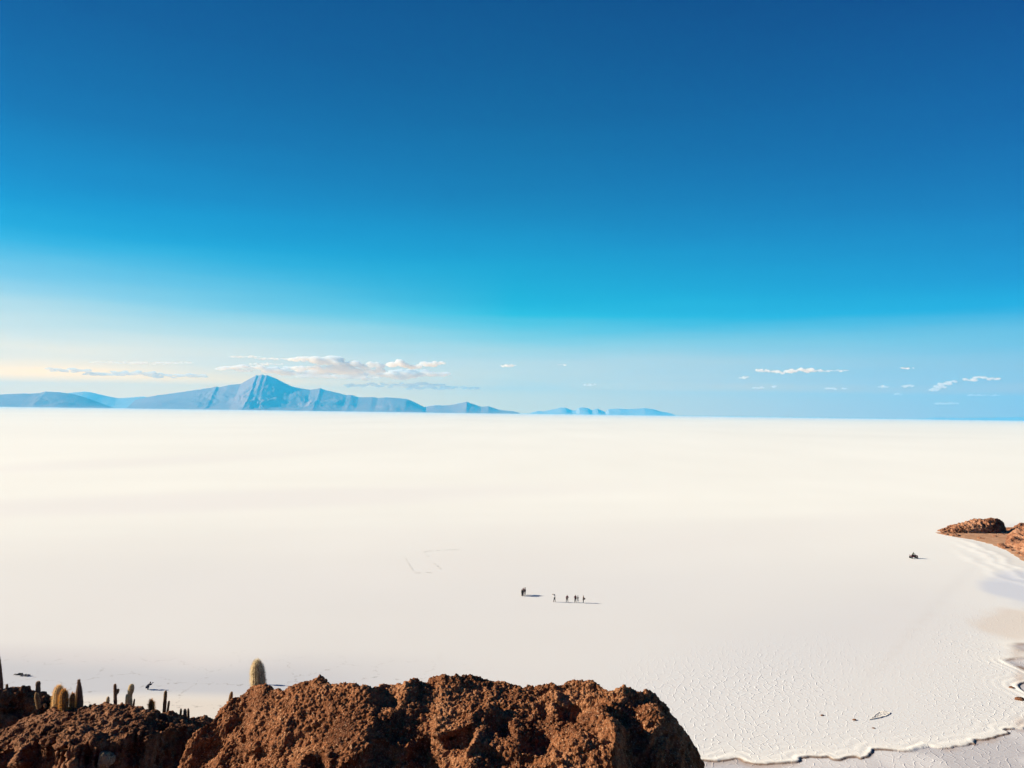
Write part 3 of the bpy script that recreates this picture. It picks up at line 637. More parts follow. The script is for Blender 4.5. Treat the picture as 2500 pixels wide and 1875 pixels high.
# sandy spit (terrain) -- heightfield inside a traced outline
so_px = [(2290,1303),(2310,1307),(2330,1311),(2352,1314),(2375,1318),(2400,1324),(2425,1331),(2445,1339),(2465,1350),(2485,1361),(2502,1371),(2540,1392),(2600,1420)]
sp_ = [gnd(a, b_) for a, b_ in so_px]
spoly = np.array([(p.x, p.y) for p in sp_]+[(260, 190), (300, 330), (200, 315), (bl.x+12, bl.y+9), (bl.x, bl.y+3)])
X, Y = np.meshgrid(np.arange(140, 300, .35), np.arange(185, 330, .35), indexing='ij')
dm = np.full(X.shape, 1e9); ins = np.zeros(X.shape, bool)
xw = X+.5*vnoise(X*.5, Y*.5, 0*X, 1); yw = Y+.5*vnoise(X*.5, Y*.5, 0*X+3, 2)
for i in range(len(spoly)):
    a, b_ = spoly[i], spoly[(i+1) % len(spoly)]; ab = b_-a
    t = np.clip(((xw-a[0])*ab[0]+(yw-a[1])*ab[1])/(ab@ab), 0, 1)
    dm = np.minimum(dm, np.hypot(xw-a[0]-t*ab[0], yw-a[1]-t*ab[1]))
    ins ^= ((a[1] > yw) != (b_[1] > yw)) & (xw < (b_[0]-a[0])*(yw-a[1])/((b_[1]-a[1]) if b_[1] != a[1] else 1e-9)+a[0])
sdd = np.where(ins, dm, -dm)
Z = np.where(sdd > 0, .12*np.sqrt(np.maximum(sdd, 0))+.012*sdd, .2*sdd)-.03
px, py = proj(X, Y, Z)
fld = sstep(2440, 2475, px+.35*(py-1330))*sstep(2.2, 6.5, sdd)
bump_ = np.clip(ridged(X*.22, Y*.22, 0*X, 3, 12)*.9, 0, 3)*.7+.5*(1-1.4*worley(X*.5, Y*.5, 0*X, 5))+.3*(1-1.4*worley(X*1.1, Y*1.1, 0*X, 6))
Zr = Z-.5+fld*(1.0+1.25*np.clip(bump_+.3, 0, 4))+.25*(1-1.5*worley(X*1.6, Y*1.6, 0*X, 7))*fld; Zr = np.where(fld > .02, Zr, -1.5)
kx, ky = np.where(fld.max(1) > .02)[0], np.where(fld.max(0) > .02)[0]
mr2 = link('rock_mass', gridmesh('rock_mass', np.stack([X, Y, Zr], -1)[kx[0]:kx[-1]+1, ky[0]:ky[-1]+1]), M_islet)
tag(mr2, 'low rugged dark brown rock mass cut by the right edge behind the sandy spit', 'rock')
Z = Z+.05*fbm(X*.6, Y*.6, 0*X, 3, 9)*(sdd > 0)
Z = np.maximum(Z, -.6)
o = link('sandy_shore', gridmesh('sandy_shore', np.stack([X, Y, Z], -1)), M_islet if False else M_sand); tag(o, 'tan sandy spit with broken low rocks at the right edge', kind='structure')
k = 0
rnd = random.Random(5)
for (bx, by, wr) in [(2444,1334,8),(2452,1339,6),(2462,1338,7),(2392,1316,5),(2400,1317,4),(2330,1309,9),(2430,1313,6),(2447,1309,6),(2452,1300,6),(2470,1297,10),(2482,1296,9),(2496,1302,7),(2475,1322,8),(2488,1318,9),(2480,1334,10),(2496,1330,9),(2492,1346,9),(2470,1345,5),(2484,1352,6),(2497,1358,7),(2462,1310,6),(2466,1328,7),(2499,1345,8),(2408,1318,3),(2310,1306,4),(2300,1303,4)]:
    g = gnd(bx, by); rr2 = wr*g.y/F*.85
    o = stone('rock', 'low broken brown rock on the sandy spit beside the long humped rock', 'rock', g+Vector((0, 0, rr2*.35)), (rr2*rnd.uniform(1, 1.5), rr2*1.2, rr2*rnd.uniform(.5, .8)), M_islet, 20+k, 3, .3, 'broken rocks on the sandy spit'); o.rotation_euler = (0, 0, rnd.uniform(-.5, .5)); k += 1
# small dark stones on the salt near the rim
for i, (bx, by, wr, lb) in enumerate([(2007,1747,3.2,'small dark stone lying on the salt left of the raised crack'),(2133,1778,3,'small dark stone on the salt just below the raised crack'),(2469,1679,5,'dark stone on the white crust near the right edge'),(2489,1708,9,'larger dark rock half cut by the right edge on the crust'),(2133,1831,4.5,'dark stone on the broken salt rim where the rim steps'),(2271,1834,3.5,'dark stone on the grey shore left of a similar stone'),(2282,1831,2.5,'small dark stone just right of another on the grey shore'),(2303,1851,3.5,'dark stone on the grey shore below the broken rim'),(2353,1850,2.2,'tiny dark stone on the grey shore farthest right'),(2086,1758,4,'low brown salt lump left of the raised crack')]):
    g = gnd(bx, by); rr2 = wr*g.y/F*1.0
    o = stone('stone', lb, 'stone', g+Vector((0, 0, rr2*.12-(.3 if by > 1829 else 0))), (rr2*1.2, rr2*1.0, rr2*.55), M_slope, 60+i, 3, .25)
# raised buckled salt plate
g1 = [gnd(a, b_) for a, b_ in ((2122,1758),(2135,1748),(2150,1736),(2163,1738),(2176,1741),(2166,1748),(2145,1754))]
cen = sum(g1, Vector())/len(g1)
bm = bmesh.new(); ring = []
n_ = len(g1); 
outer = [bm.verts.new(p-cen+Vector((0, 0, -.02))) for p in g1]
topr = [bm.verts.new((p-cen)*.96+Vector((0, 0, .07+.02*math.sin(i*2.1)))) for i, p in enumerate(g1)]
inn = [bm.verts.new((p-cen)*.80+Vector((0, 0, .05))) for p in g1]; cc = bm.verts.new((0, 0, .02))
for i in range(n_):
    j = (i+1) % n_
    bm.faces.new((outer[i], outer[j], topr[j], topr[i])); bm.faces.new((topr[i], topr[j], inn[j], inn[i])); bm.faces.new((inn[i], inn[j], cc))
bmesh.ops.subdivide_edges(bm, edges=bm.edges[:], cuts=5, use_grid_fill=True)
for v in bm.verts:
    v.co += Vector((random.uniform(-.05, .05), random.uniform(-.05, .05), random.uniform(-.03, .03)))
me = bpy.data.meshes.new('salt_plate'); bm.to_mesh(me); bm.free()
M_plate = flat('dirty_salt_plate', (.68, .65, .61), .9, .25, 2.5)
o = link('salt_plate', me, M_plate); o.location = cen; tag(o, 'raised buckled salt plate with a cracked rim', 'salt plate')

# ---------------------------------------------------------------- cacti
def stem_mat(name, a, b_):
    m, nt, b = mat(name); tc = N(nt, 'ShaderNodeTexCoord'); n = N(nt, 'ShaderNodeTexNoise', Scale=9, Detail=4)
    nt.links.new(tc.outputs['Object'], n.inputs['Vector']); r = ramp(nt, [(.35, a), (.65, b_)]); nt.links.new(n.outputs['Fac'], r.inputs['Fac'])
    nt.links.new(r.outputs['Color'], b.inputs['Base Color']); b.inputs['Roughness'].default_value = .85
    return m
def spine_mat(name, c):
    m = bpy.data.materials.new(name); m.use_nodes = True; nt = m.node_tree; b = nt.nodes['Principled BSDF']
    tc = N(nt, 'ShaderNodeTexCoord'); n = N(nt, 'ShaderNodeTexNoise', Scale=5, Detail=3); nt.links.new(tc.outputs['Object'], n.inputs['Vector'])
    r = ramp(nt, [(.3, tuple(x*.75 for x in c)), (.7, c)]); nt.links.new(n.outputs['Fac'], r.inputs['Fac'])
    d = N(nt, 'ShaderNodeBsdfDiffuse'); tr = N(nt, 'ShaderNodeBsdfTranslucent'); mx = N(nt, 'ShaderNodeMixShader'); mx.inputs[0].default_value = .32
    nt.links.new(r.outputs[0], d.inputs[0]); nt.links.new(r.outputs[0], tr.inputs[0]); nt.links.new(d.outputs[0], mx.inputs[1]); nt.links.new(tr.outputs[0], mx.inputs[2])
    nt.links.new(mx.outputs[0], nt.nodes['Material Output'].inputs['Surface']); nt.nodes.remove(b); return m
M_stem = stem_mat('cactus_skin', (.09, .05, .022), (.18, .10, .045)); M_stem_pale = stem_mat('cactus_pale_skin', (.30, .20, .10), (.48, .35, .19)); M_stem_dark = stem_mat('cactus_dark_skin', (.07, .042, .03), (.16, .10, .065))
M_sp_gold = spine_mat('golden_spines', (.88, .56, .25)); M_sp_orange = spine_mat('orange_spines', (.74, .34, .07)); M_sp_pale = spine_mat('cream_spines', (.93, .78, .52)); M_sp_dark = spine_mat('brown_spines', (.30, .17, .10))
def column_geo(base, tip, r, prof, ribs, seed, nspine, slen, bend=(0, 0)):
    """ribbed column from base to tip; returns stem mesh data and spine mesh data"""
    rnd = random.Random(seed); base = Vector(base); tip = Vector(tip); ax = tip-base; Lh = ax.length; a = ax.normalized()
    s = a.orthogonal().normalized(); t_ = a.cross(s); nh = 26; nc = ribs*6
    vs_, fs_ = [], []
    def rad(h, th): 
        return r*np.interp(h, [p[0] for p in prof], [p[1] for p in prof])*(1+.028*math.cos(th*ribs)+.03*math.sin(h*23+seed)+.02*math.sin(th*2+h*7))
    def ctr(h): return base+ax*h+Vector((bend[0], bend[1], 0))*math.sin(math.pi*h)*.5
    for i in range(nh+1):
        h = 1-(1-i/nh)**1.35
        for j in range(nc):
            th = 2*math.pi*j/nc; vs_.append(ctr(h)+(s*math.cos(th)+t_*math.sin(th))*rad(h, th))
    for i in range(nh):
        for j in range(nc):
            k = (j+1) % nc; fs_.append((i*nc+j, i*nc+k, (i+1)*nc+k, (i+1)*nc+j))
    vs_.append(ctr(1.0)+a*r*.04); e = len(vs_)-1
    for j in range(nc): fs_.append((nh*nc+j, nh*nc+(j+1) % nc, e))
    sv, sf = [], []
    for q in range(nspine):
        h = rnd.random()**.85; th = 2*math.pi*(rnd.randrange(ribs)+rnd.gauss(0, .16))/ribs
        rr3 = rad(h, th); out = s*math.cos(th)+t_*math.sin(th); p = ctr(h)+out*rr3*.96
        topf = max(0, (h-.86)/.14)
        d = (out*(1-topf*.8)+a*(rnd.uniform(-.35, .5)+1.2*topf)+Vector((rnd.gauss(0, .35), rnd.gauss(0, .35), rnd.gauss(0, .3)))).normalized()
        ln = slen*rnd.uniform(.45, 1.25); wd = d.cross(a).normalized()*ln*.05 if abs(d.dot(a)) < .98 else s*ln*.05
        w2 = d.cross(wd).normalized()*ln*.05
        k = len(sv); ww_ = wd if rnd.random() < .5 else w2
        sv += [p-ww_, p+ww_, p+d*ln]; sf.append((k, k+1, k+2))
    return (vs_, fs_), (sv, sf)
P_DOME = [(0, .96), (.5, 1.0), (.75, .97), (.88, .85), (.95, .62), (.985, .36), (1, .12)]
P_CONE = [(0, 1.0), (.4, .96), (.65, .82), (.82, .62), (.93, .42), (1, .22)]
P_BULB = [(0, .45), (.15, .72), (.45, 1.02), (.75, 1.0), (.9, .8), (.97, .5), (1, .15)]
P_BLUNT = [(0, 1.0), (.6, 1.0), (.88, .97), (.96, .85), (.99, .6), (1, .3)]
P_BARREL = [(0, .93), (.3, .98), (.6, 1), (.78, .92), (.9, .72), (.96, .5), (1, .18)]
def cactus(label, cols, Yd, stem, spine, nsp=1400, sl=.07, ribs=11, seed=1):
    """cols: (x_base, y_base, x_tip, y_tip, width px, profile[, part name]) measured on the photo"""
    c0 = cols[0]; base = at(c0[0], c0[1], Yd); root = empty('cactus', base)
    tag(root, label, 'cactus', 'cacti on the island slope')
    for i, c in enumerate(cols):
        b_ = at(c[0], c[1], Yd)-base; t_ = at(c[2], c[3], Yd)-base; r = c[4]*Yd/F/2
        if i == 0: b_ = b_+(b_-t_).normalized()*.25
        (v, f), (v2, f2) = column_geo(b_, t_, r*.86, c[5], ribs if r > .1 else 8, seed*13+i, int(nsp*(.5 if i == 0 else .35)), sl)
        nm = 'stem' if i == 0 else 'arm'
        so_ = link(nm, pymesh(nm, v, f), stem, root)
        link('spines', pymesh('spines', v2, f2), spine, so_, smooth=False)['kind'] = 'stuff'
    return root
YB = 37.5
cactus('tall dark tapering cactus cut by the left edge', [(0,1690,-5,1590,17,P_CONE),(3,1684,2,1664,10,P_DOME)], 47, M_stem_dark, M_sp_dark, 1500, .06, seed=1)
cactus('tiny ball shaped cactus on the mound crest at far left', [(17,1680,17,1669.5,7.5,P_BARREL)], 46.3, M_stem, M_sp_gold, 300, .04, seed=2)
cactus('stout dark cactus standing alone behind the left mound', [(93,1700,93,1663,12.5,P_BLUNT)], 47, M_stem_dark, M_sp_gold, 1300, .05, seed=3)
cactus('short pale leaning cactus in front of the left mound', [(93,1718,88,1692,12,P_BARREL)], 42.5, M_stem, M_sp_gold, 900, .06, seed=4)
cactus('broad fuzzy pale gold cactus, leftmost of the four clustered ones', [(140,1732,144,1675,26,P_BARREL)], YB+.6, M_stem_pale, M_sp_gold, 4200, .13, seed=5)
cactus('squat fuzzy orange cactus in front of the pale gold one', [(155,1736,156,1684,23,P_BARREL)], YB-.2, M_stem, M_sp_orange, 3600, .12, seed=6)
cactus('short orange cactus squeezed beside the tallest dark cactus', [(175,1735,178,1692,14,P_DOME)], YB, M_stem, M_sp_orange, 2200, .11, seed=7)
cactus('tall dark conical cactus with a broken pale tip', [(193,1738,193,1663,22,P_CONE),(192,1669,193,1659.5,5,P_BLUNT)], YB+.3, M_stem_dark, M_sp_dark, 1700, .06, seed=8)
cactus('tiny ball cactus right of the tall conical cactus', [(220,1730,220,1719.5,9,P_BARREL)], YB-.2, M_stem, M_sp_gold, 400, .04, seed=9)
cactus('short blunt pale cactus left of the cactus with one arm', [(262,1722,264,1700.5,9.5,P_DOME)], YB, M_stem_pale, M_sp_gold, 800, .05, seed=10)
cactus('slim dark cactus with one rounded arm on its right', [(282,1730,280.5,1669.5,9,P_BLUNT),(283,1697,289,1682,9,P_BULB)], YB, M_stem_dark, M_sp_gold, 1000, .045, seed=11)
cactus('pale cactus with a club shaped upper joint on a wide trunk', [(314,1736,315,1694,18,P_BLUNT),(317,1700,322,1670,15.5,P_BULB)], YB, M_stem_pale, M_sp_pale, 1600, .055, seed=12)
cactus('small thin leaning cactus right of the club shaped one', [(324,1735,328.5,1706,5.5,P_BULB)], YB, M_stem_dark, M_sp_gold, 500, .035, seed=13)
cactus('short bristly orange cactus standing alone on the ridge', [(371,1746,369,1709,14,P_BARREL)], YB, M_stem, M_sp_orange, 2600, .12, seed=14)
cactus('tall slim straight cactus below the crouching person', [(400,1752,404.5,1686.5,9.5,P_BLUNT)], YB, M_stem, M_sp_gold, 1300, .04, seed=15)
cactus('thin curved cactus leaning at the foot of the tall slim one', [(407,1752,413,1711,6.2,P_BLUNT)], YB, M_stem, M_sp_gold, 800, .035, seed=16)
cactus('thin short cactus left of the pair at the low end of the ridge', [(440.5,1756,442,1729,6.5,P_DOME)], YB, M_stem, M_sp_gold, 600, .035, seed=17)
cactus('wide dark cactus at the low end of the ridge, left of its twin', [(452,1760,451.5,1730,10,P_DOME)], YB, M_stem_dark, M_sp_gold, 800, .035, seed=18)
cactus('narrow dark cactus at the right end of the ridge', [(460,1760,459.5,1729,7,P_DOME)], YB+.2, M_stem_dark, M_sp_gold, 700, .035, seed=19)
cactus('small leaning cactus low on the left flank of the big outcrop', [(560,1722,566,1688,11,P_DOME)], 20.4, M_stem, M_sp_gold, 1400, .022, ribs=10, seed=20)
cactus('thick cream furry cactus on top of the big outcrop', [(632,1692,627,1613,36,P_BARREL)], 19.9, M_stem_pale, M_sp_pale, 11000, .07, ribs=15, seed=21)

# ---------------------------------------------------------------- people
M_skin = flat('skin', (.30, .16, .10), .6, .08, 8); M_hair = flat('dark_hair', (.02, .015, .012), .6, .2, 20)
CL = {n: flat('cloth_'+n, c, .9, .12, 6) for n, c in dict(black=(.015, .013, .014), navy=(.02, .025, .05), maroon=(.09, .012, .015), white=(.72, .70, .66), grey=(.16, .15, .16), brown=(.07, .035, .025), green=(.07, .09, .06), blue=(.03, .05, .11)).items()}
BASE = dict(pel=(0, 0, .96), spi=(0, -.01, 1.12), che=(0, -.01, 1.33), nek=(0, 0, 1.475), hd1=(0, .015, 1.56), hd2=(0, .02, 1.63), hd3=(0, .01, 1.69), nose=(0, .105, 1.60),
    shR=(.175, -.01, 1.42), elR=(.24, -.03, 1.14), wrR=(.26, .04, .90), haR=(.265, .06, .84),
    shL=(-.175, -.01, 1.42), elL=(-.24, -.03, 1.14), wrL=(-.26, .04, .90), haL=(-.265, .06, .84),
    hpR=(.09, 0, .92), knR=(.11, .02, .50), anR=(.12, -.02, .09), toR=(.14, .17, .035),
    hpL=(-.09, 0, .92), knL=(-.11, .02, .50), anL=(-.12, -.02, .09), toL=(-.14, .17, .035))
RAD = dict(pel=.125, spi=.115, che=.135, nek=.055, hd1=.075, hd2=.085, hd3=.06, nose=.02, sh=.06, el=.042, wr=.028, ha=.036, hp=.085, kn=.058, an=.04, to=.035)
EDG = [('pel', 'spi'), ('spi', 'che'), ('che', 'nek'), ('nek', 'hd1'), ('hd1', 'hd2'), ('hd2', 'hd3'), ('hd1', 'nose')]
for s in 'RL': EDG += [('che', 'sh'+s), ('sh'+s, 'el'+s), ('el'+s, 'wr'+s), ('wr'+s, 'ha'+s), ('pel', 'hp'+s), ('hp'+s, 'kn'+s), ('kn'+s, 'an'+s), ('an'+s, 'to'+s)]
def rk(n): return RAD[n] if n in RAD else RAD[n[:2]]
def skin_mesh(name, pts, rads, edges, root, sub=1):
    me = bpy.data.meshes.new(name); me.from_pydata(pts, edges, []); o = bpy.data.objects.new(name, me); COL.objects.link(o)
    md = o.modifiers.new('s', 'SKIN'); md.use_smooth_shade = True
    for i, r in enumerate(rads):
        sv = me.skin_vertices[0].data[i]; sv.radius = (r, r) if not isinstance(r, tuple) else r; sv.use_root = (i == root)
    s2 = o.modifiers.new('d', 'SUBSURF'); s2.levels = sub; s2.render_levels = sub
    dg = bpy.context.evaluated_depsgraph_get(); out = bpy.data.meshes.new_from_object(o.evaluated_get(dg)); out.name = name
    bpy.data.objects.remove(o); out.materials.clear(); return out
def person(label, foot, rz, pose=None, top='black', bottom='navy', h=1.7, group=None, scale=1, tilt=None, skirt=False, hat=False, sleeves=True):
    J = {k: Vector(v) for k, v in BASE.items()}
    for k, v in (pose or {}).items(): J[k] = Vector(v)
    root = empty('person', foot, rz); root.scale = (h/1.74,)*3
    if tilt: root.rotation_euler = tilt
    tag(root, label, 'person', group)
    names = list(J); idx = {n: i for i, n in enumerate(names)}
    pts = [J[n][:] for n in names]; rads = [rk(n) for n in names]; ed = [(idx[a], idx[b_]) for a, b_ in EDG]
    for s in 'RL':                                   # five fingers on each hand
        wv_, hv_ = J['wr'+s], J['ha'+s]; d = (hv_-wv_).normalized(); q = d.orthogonal().normalized()
        side = d.cross(q)
        for k, (off, ln) in enumerate(((-.030, .075), (-.010, .09), (.010, .085), (.029, .065))):
            k0 = len(pts); m_ = hv_+side*off+d*.035; e_ = m_+d*ln*.55+q*.012; pts += [m_[:], e_[:], (e_+d*ln*.3+q*.02)[:]]; rads += [.011, .009, .007]
            ed += [(idx['ha'+s], k0), (k0, k0+1), (k0+1, k0+2)]
        k0 = len(pts); m_ = hv_+side*.045+q*.005-d*.01; pts += [m_[:], (m_+side*.025+d*.03)[:]]; rads += [.012, .009]; ed += [(idx['ha'+s], k0), (k0, k0+1)]
    body = link('body', skin_mesh('body', pts, rads, ed, idx['pel']), M_skin, root)
    def cloth(nm, keys, edges, add, mt):
        ks = keys; ii = {n: i for i, n in enumerate(ks)}
        o_ = link(nm, skin_mesh(nm, [J[n][:] for n in ks], [rk(n)+add for n in ks], [(ii[a], ii[b_]) for a, b_ in edges], 0), mt, root); return o_
    wrist = []
    k = ['pel', 'spi', 'che', 'shR', 'shL', 'elR', 'elL']+(['wrR', 'wrL'] if sleeves else [])
    e = [('pel', 'spi'), ('spi', 'che'), ('che', 'shR'), ('che', 'shL'), ('shR', 'elR'), ('shL', 'elL')]+([('elR', 'wrR'), ('elL', 'wrL')] if sleeves else [])
    cloth('jacket' if sleeves else 'shirt', k, e, .034, CL[top])
    cloth('trousers', ['pel', 'hpR', 'hpL', 'knR', 'knL', 'anR', 'anL'], [('pel', 'hpR'), ('pel', 'hpL'), ('hpR', 'knR'), ('hpL', 'knL'), ('knR', 'anR'), ('knL', 'anL')], .032, CL[bottom])
    for s in 'RL':
        v = [J['an'+s]+Vector((0, 0, -.03)), J['to'+s]]; link('shoe', skin_mesh('shoe', [p[:] for p in v], [.055, .045], [(0, 1)], 0), CL['black'], root)
    hd = J['hd2']; upv = (J['hd3']-J['hd1']).normalized(); fv = (J['nose']-J['hd1']); fv = (fv-upv*fv.dot(upv)).normalized()
    bm = bmesh.new(); bmesh.ops.create_icosphere(bm, subdivisions=3, radius=1)
    B = Matrix((fv.cross(upv), fv, upv)).transposed()
    for v in list(bm.verts):
        if v.co.y > .35 and v.co.z < .45: bm.verts.remove(v)
    for v in bm.verts: v.co = hd+upv*.02+B @ Vector((v.co.x*.098, v.co.y*.112-.012, v.co.z*.115))
    me_ = bpy.data.meshes.new('hair'); bm.to_mesh(me_); bm.free(); link('hair', me_, M_hair if not hat else CL[hat], root)
    for s in (-1, 1):
        bm = bmesh.new(); bmesh.ops.create_icosphere(bm, subdivisions=1, radius=.012, matrix=Matrix.Translation(hd-upv*.01+fv*.083+B @ Vector((s*.032, 0, 0))))
        me_ = bpy.data.meshes.new('eye'); bm.to_mesh(me_); bm.free(); link('eye', me_, M_hair, body)
    bm = bmesh.new(); bmesh.ops.create_cube(bm, size=1, matrix=Matrix.Translation(hd-upv*.07+fv*.076) @ B.to_4x4() @ Matrix.Diagonal((.045, .012, .01, 1)))
    me_ = bpy.data.meshes.new('mouth'); bm.to_mesh(me_); bm.free(); link('mouth', me_, CL['maroon'], body)
    return root
G1 = 'friends standing close in a row'; G2 = 'friends spread in a line on the salt'
akimbo = dict(elR=(.36, -.05, 1.17), wrR=(.20, .06, 1.02), haR=(.15, .09, 1.0))
wide = dict(knR=(.16, .02, .5), anR=(.22, -.02, .09), toR=(.25, .16, .035), knL=(-.16, .02, .5), anL=(-.22, -.02, .09), toL=(-.25, .16, .035))
person('person in black standing nearest, left end of the tight group of four', gnd(1274.3, 1455.6), R(-60), dict(elR=(.22, .08, 1.15), wrR=(.15, .28, 1.12), haR=(.13, .33, 1.12)), 'black', 'black', 1.62, G1)
person('person in grey top, second from the left in the tight group of four', gnd(1276.6, 1454.6), R(-100), dict(elL=(-.3, .1, 1.25), wrL=(-.36, .3, 1.12), haL=(-.37, .34, 1.1)), 'grey', 'navy', 1.72, G1)
person('person in maroon top, third from the left in the tight group of four', gnd(1279.2, 1453.6), R(-75), dict(elR=(.3, .02, 1.2), wrR=(.42, .18, 1.1), haR=(.45, .22, 1.09)), 'maroon', 'grey', 1.76, G1)
person('person in long dark coat and narrow trousers at the right end of the tight group', gnd(1282.2, 1452.4), R(-90), dict(anL=(-.07, -.02, .09), anR=(.07, -.02, .09), knL=(-.07, .02, .5), knR=(.07, .02, .5)), 'black', 'black', 1.74, G1)
person('person in white top and black trousers raising both arms toward a pale hat', gnd(1354, 1469.8), R(70), dict(elR=(.22, .26, 1.5), wrR=(.16, .46, 1.62), haR=(.15, .52, 1.64), elL=(-.22, .22, 1.42), wrL=(-.12, .42, 1.52), haL=(-.1, .47, 1.54), knL=(-.12, .14, .5), anL=(-.13, .18, .09), toL=(-.14, .36, .035), knR=(.11, -.06, .5), anR=(.12, -.14, .09), toR=(.13, .05, .035)), 'white', 'black', 1.76, G2)
person('person in dark clothes standing with legs apart and one hand on the hip', gnd(1384.5, 1470.6), R(180), {**wide, **akimbo, 'elR': (-.36, .0, 1.17)} if False else {**wide, 'elL': (-.38, -.05, 1.17), 'wrL': (-.2, .06, 1.02), 'haL': (-.15, .08, 1.0)}, 'maroon', 'black', 1.62, G2)
person('person in maroon with one arm held out, left of the one in a pale shirt', gnd(1404.6, 1471.2), R(185), dict(elR=(.28, .1, 1.16), wrR=(.36, .25, 1.12), haR=(.37, .3, 1.13), knR=(.14, .02, .5), anR=(.18, .05, .09), toR=(.2, .23, .035)), 'maroon', 'black', 1.70, G2)
person('person in pale clothes with a dark vest, mid stride', gnd(1410.6, 1471.4), R(-95), dict(knR=(.1, .18, .52), anR=(.1, .26, .09), toR=(.1, .44, .035), knL=(-.1, -.02, .5), anL=(-.1, -.24, .12), toL=(-.1, -.1, .035), elL=(-.26, .06, 1.16), wrL=(-.12, .2, 1.18), haL=(-.08, .24, 1.18)), 'black', 'white', 1.60, G2)
person('person in dark clothes with a bulging bag, right end of the spread out line', gnd(1424.2, 1471.9), R(95), dict(elR=(.2, -.2, 1.16), wrR=(.2, -.12, .95), haR=(.2, -.06, .93), elL=(-.2, -.18, 1.16), wrL=(-.2, -.1, .95), haL=(-.2, -.05, .92)), 'brown', 'black', 1.62, G2)
# shoulder bag and hat are things of their own
bm = bmesh.new(); bmesh.ops.create_icosphere(bm, subdivisions=3, radius=1)
for v in bm.verts: v.co = Vector((v.co.x*.16, v.co.y*.10, v.co.z*.20*(1 if v.co.z < 0 else .8)))
me = bpy.data.meshes.new('bag'); bm.to_mesh(me); bm.free()
gb = gnd(1424.2, 1471.9); bag = link('shoulder_bag', me, CL['black']); bag.location = gb+Vector((.27, -.05, .92)); tag(bag, 'round dark bag hanging at the hip of the person at the right end', 'bag')
def hat_mesh():
    pr = [(.0, .11), (.07, .11), (.09, .09), (.1, .01), (.19, 0), (.195, -.012), (.1, -.004), (0, .1)]
    vs_, fs_ = [], []; n = 20
    for (r, z) in pr:
        for j in range(n): a = 2*math.pi*j/n; vs_.append((r*math.cos(a), r*math.sin(a), z))
    for i in range(len(pr)-1):
        for j in range(n): k = (j+1) % n; fs_.append((i*n+j, i*n+k, (i+1)*n+k, (i+1)*n+j))
    return pymesh('hat', vs_, fs_)
ph = gnd(1354, 1469.8); ht = link('hat', hat_mesh(), flat('grey_felt', (.30, .27, .25), .9)); ht.location = ph+Vector((-.40, .12, 1.66)); ht.rotation_euler = (.5, -.9, 0); tag(ht, 'pale brimmed hat held up by the person in the white top', 'hat')

crouch = dict(pel=(0, -.12, .42), spi=(0, -.02, .58), che=(0, .16, .74), nek=(0, .27, .85), hd1=(0, .32, .92), hd2=(0, .355, .99), hd3=(0, .37, 1.05), nose=(0, .43, .93),
    hpR=(.1, -.12, .38), knR=(.17, .24, .50), anR=(.14, -.02, .10), toR=(.17, .16, .035), hpL=(-.1, -.12, .38), knL=(-.17, .24, .5), anL=(-.14, -.02, .10), toL=(-.17, .16, .035),
    shR=(.17, .19, .80), elR=(.2, .42, .66), wrR=(.1, .58, .84), haR=(.07, .61, .90), shL=(-.17, .19, .80), elL=(-.2, .42, .66), wrL=(-.1, .58, .84), haL=(-.07, .61, .90))
person('person in dark blue crouching on the salt and aiming a camera to the right', gnd(360.5, 1683.5), R(-75), crouch, 'navy', 'navy', 1.78)
gc = gnd(360.5, 1683.5); cb = bmesh.new()
bmesh.ops.create_cube(cb, size=1, matrix=Matrix.Diagonal((.14, .07, .10, 1))); bmesh.ops.create_cone(cb, cap_ends=True, segments=16, radius1=.04, radius2=.036, depth=.1, matrix=Matrix.Translation((0, .08, 0)) @ Matrix.Rotation(R(90), 4, 'X')); bmesh.ops.create_cube(cb, size=1, matrix=Matrix.Translation((0, 0, .06)) @ Matrix.Diagonal((.05, .05, .03, 1)))
me = bpy.data.meshes.new('camera'); cb.to_mesh(me); cb.free(); cobj = link('hand_camera', me, CL['black'], smooth=False)
dv = Matrix.Rotation(R(-75), 3, 'Z') @ Vector((0, .68, .97)); cobj.location = gc+dv*1.0; cobj.rotation_euler = (0, 0, R(-75)); tag(cobj, 'black camera held up by the crouching person', 'camera')

lie = dict(haR=(.5, .12, 1.6), wrR=(.45, .1, 1.56), elR=(.36, .04, 1.42), knL=(-.12, .22, .52), anL=(-.12, -.0, .12))
def lying(label, pA, ang, bottom, top, pose, h=1.7):
    r_ = person(label, pA, 0, pose, top, bottom, h)
    r_.rotation_euler = (R(-90), 0, ang) ; r_.location = Vector(pA)+Vector((0, 0, .15)); return r_
lying('person lying flat on the salt at far left, head toward the right', gnd(34, 1648), R(-82), 'black', 'black', {**lie, 'hd1': (0, .12, 1.55), 'hd2': (0, .2, 1.60), 'hd3': (0, .26, 1.62), 'nose': (0, .2, 1.50), 'nek': (0, .06, 1.46)}, 1.5)
lying('second person lying on the salt at far left, right of the first', gnd(49.5, 1650.5), R(-88), 'navy', 'grey', dict(knR=(.11, .3, .6), anR=(.12, .02, .2), elR=(.3, .1, 1.2)), 1.55)
person('person almost hidden behind the thick furry cactus, casting a long shadow', gnd(640, 1671.2), R(-80), None, 'blue', 'black', 1.72)

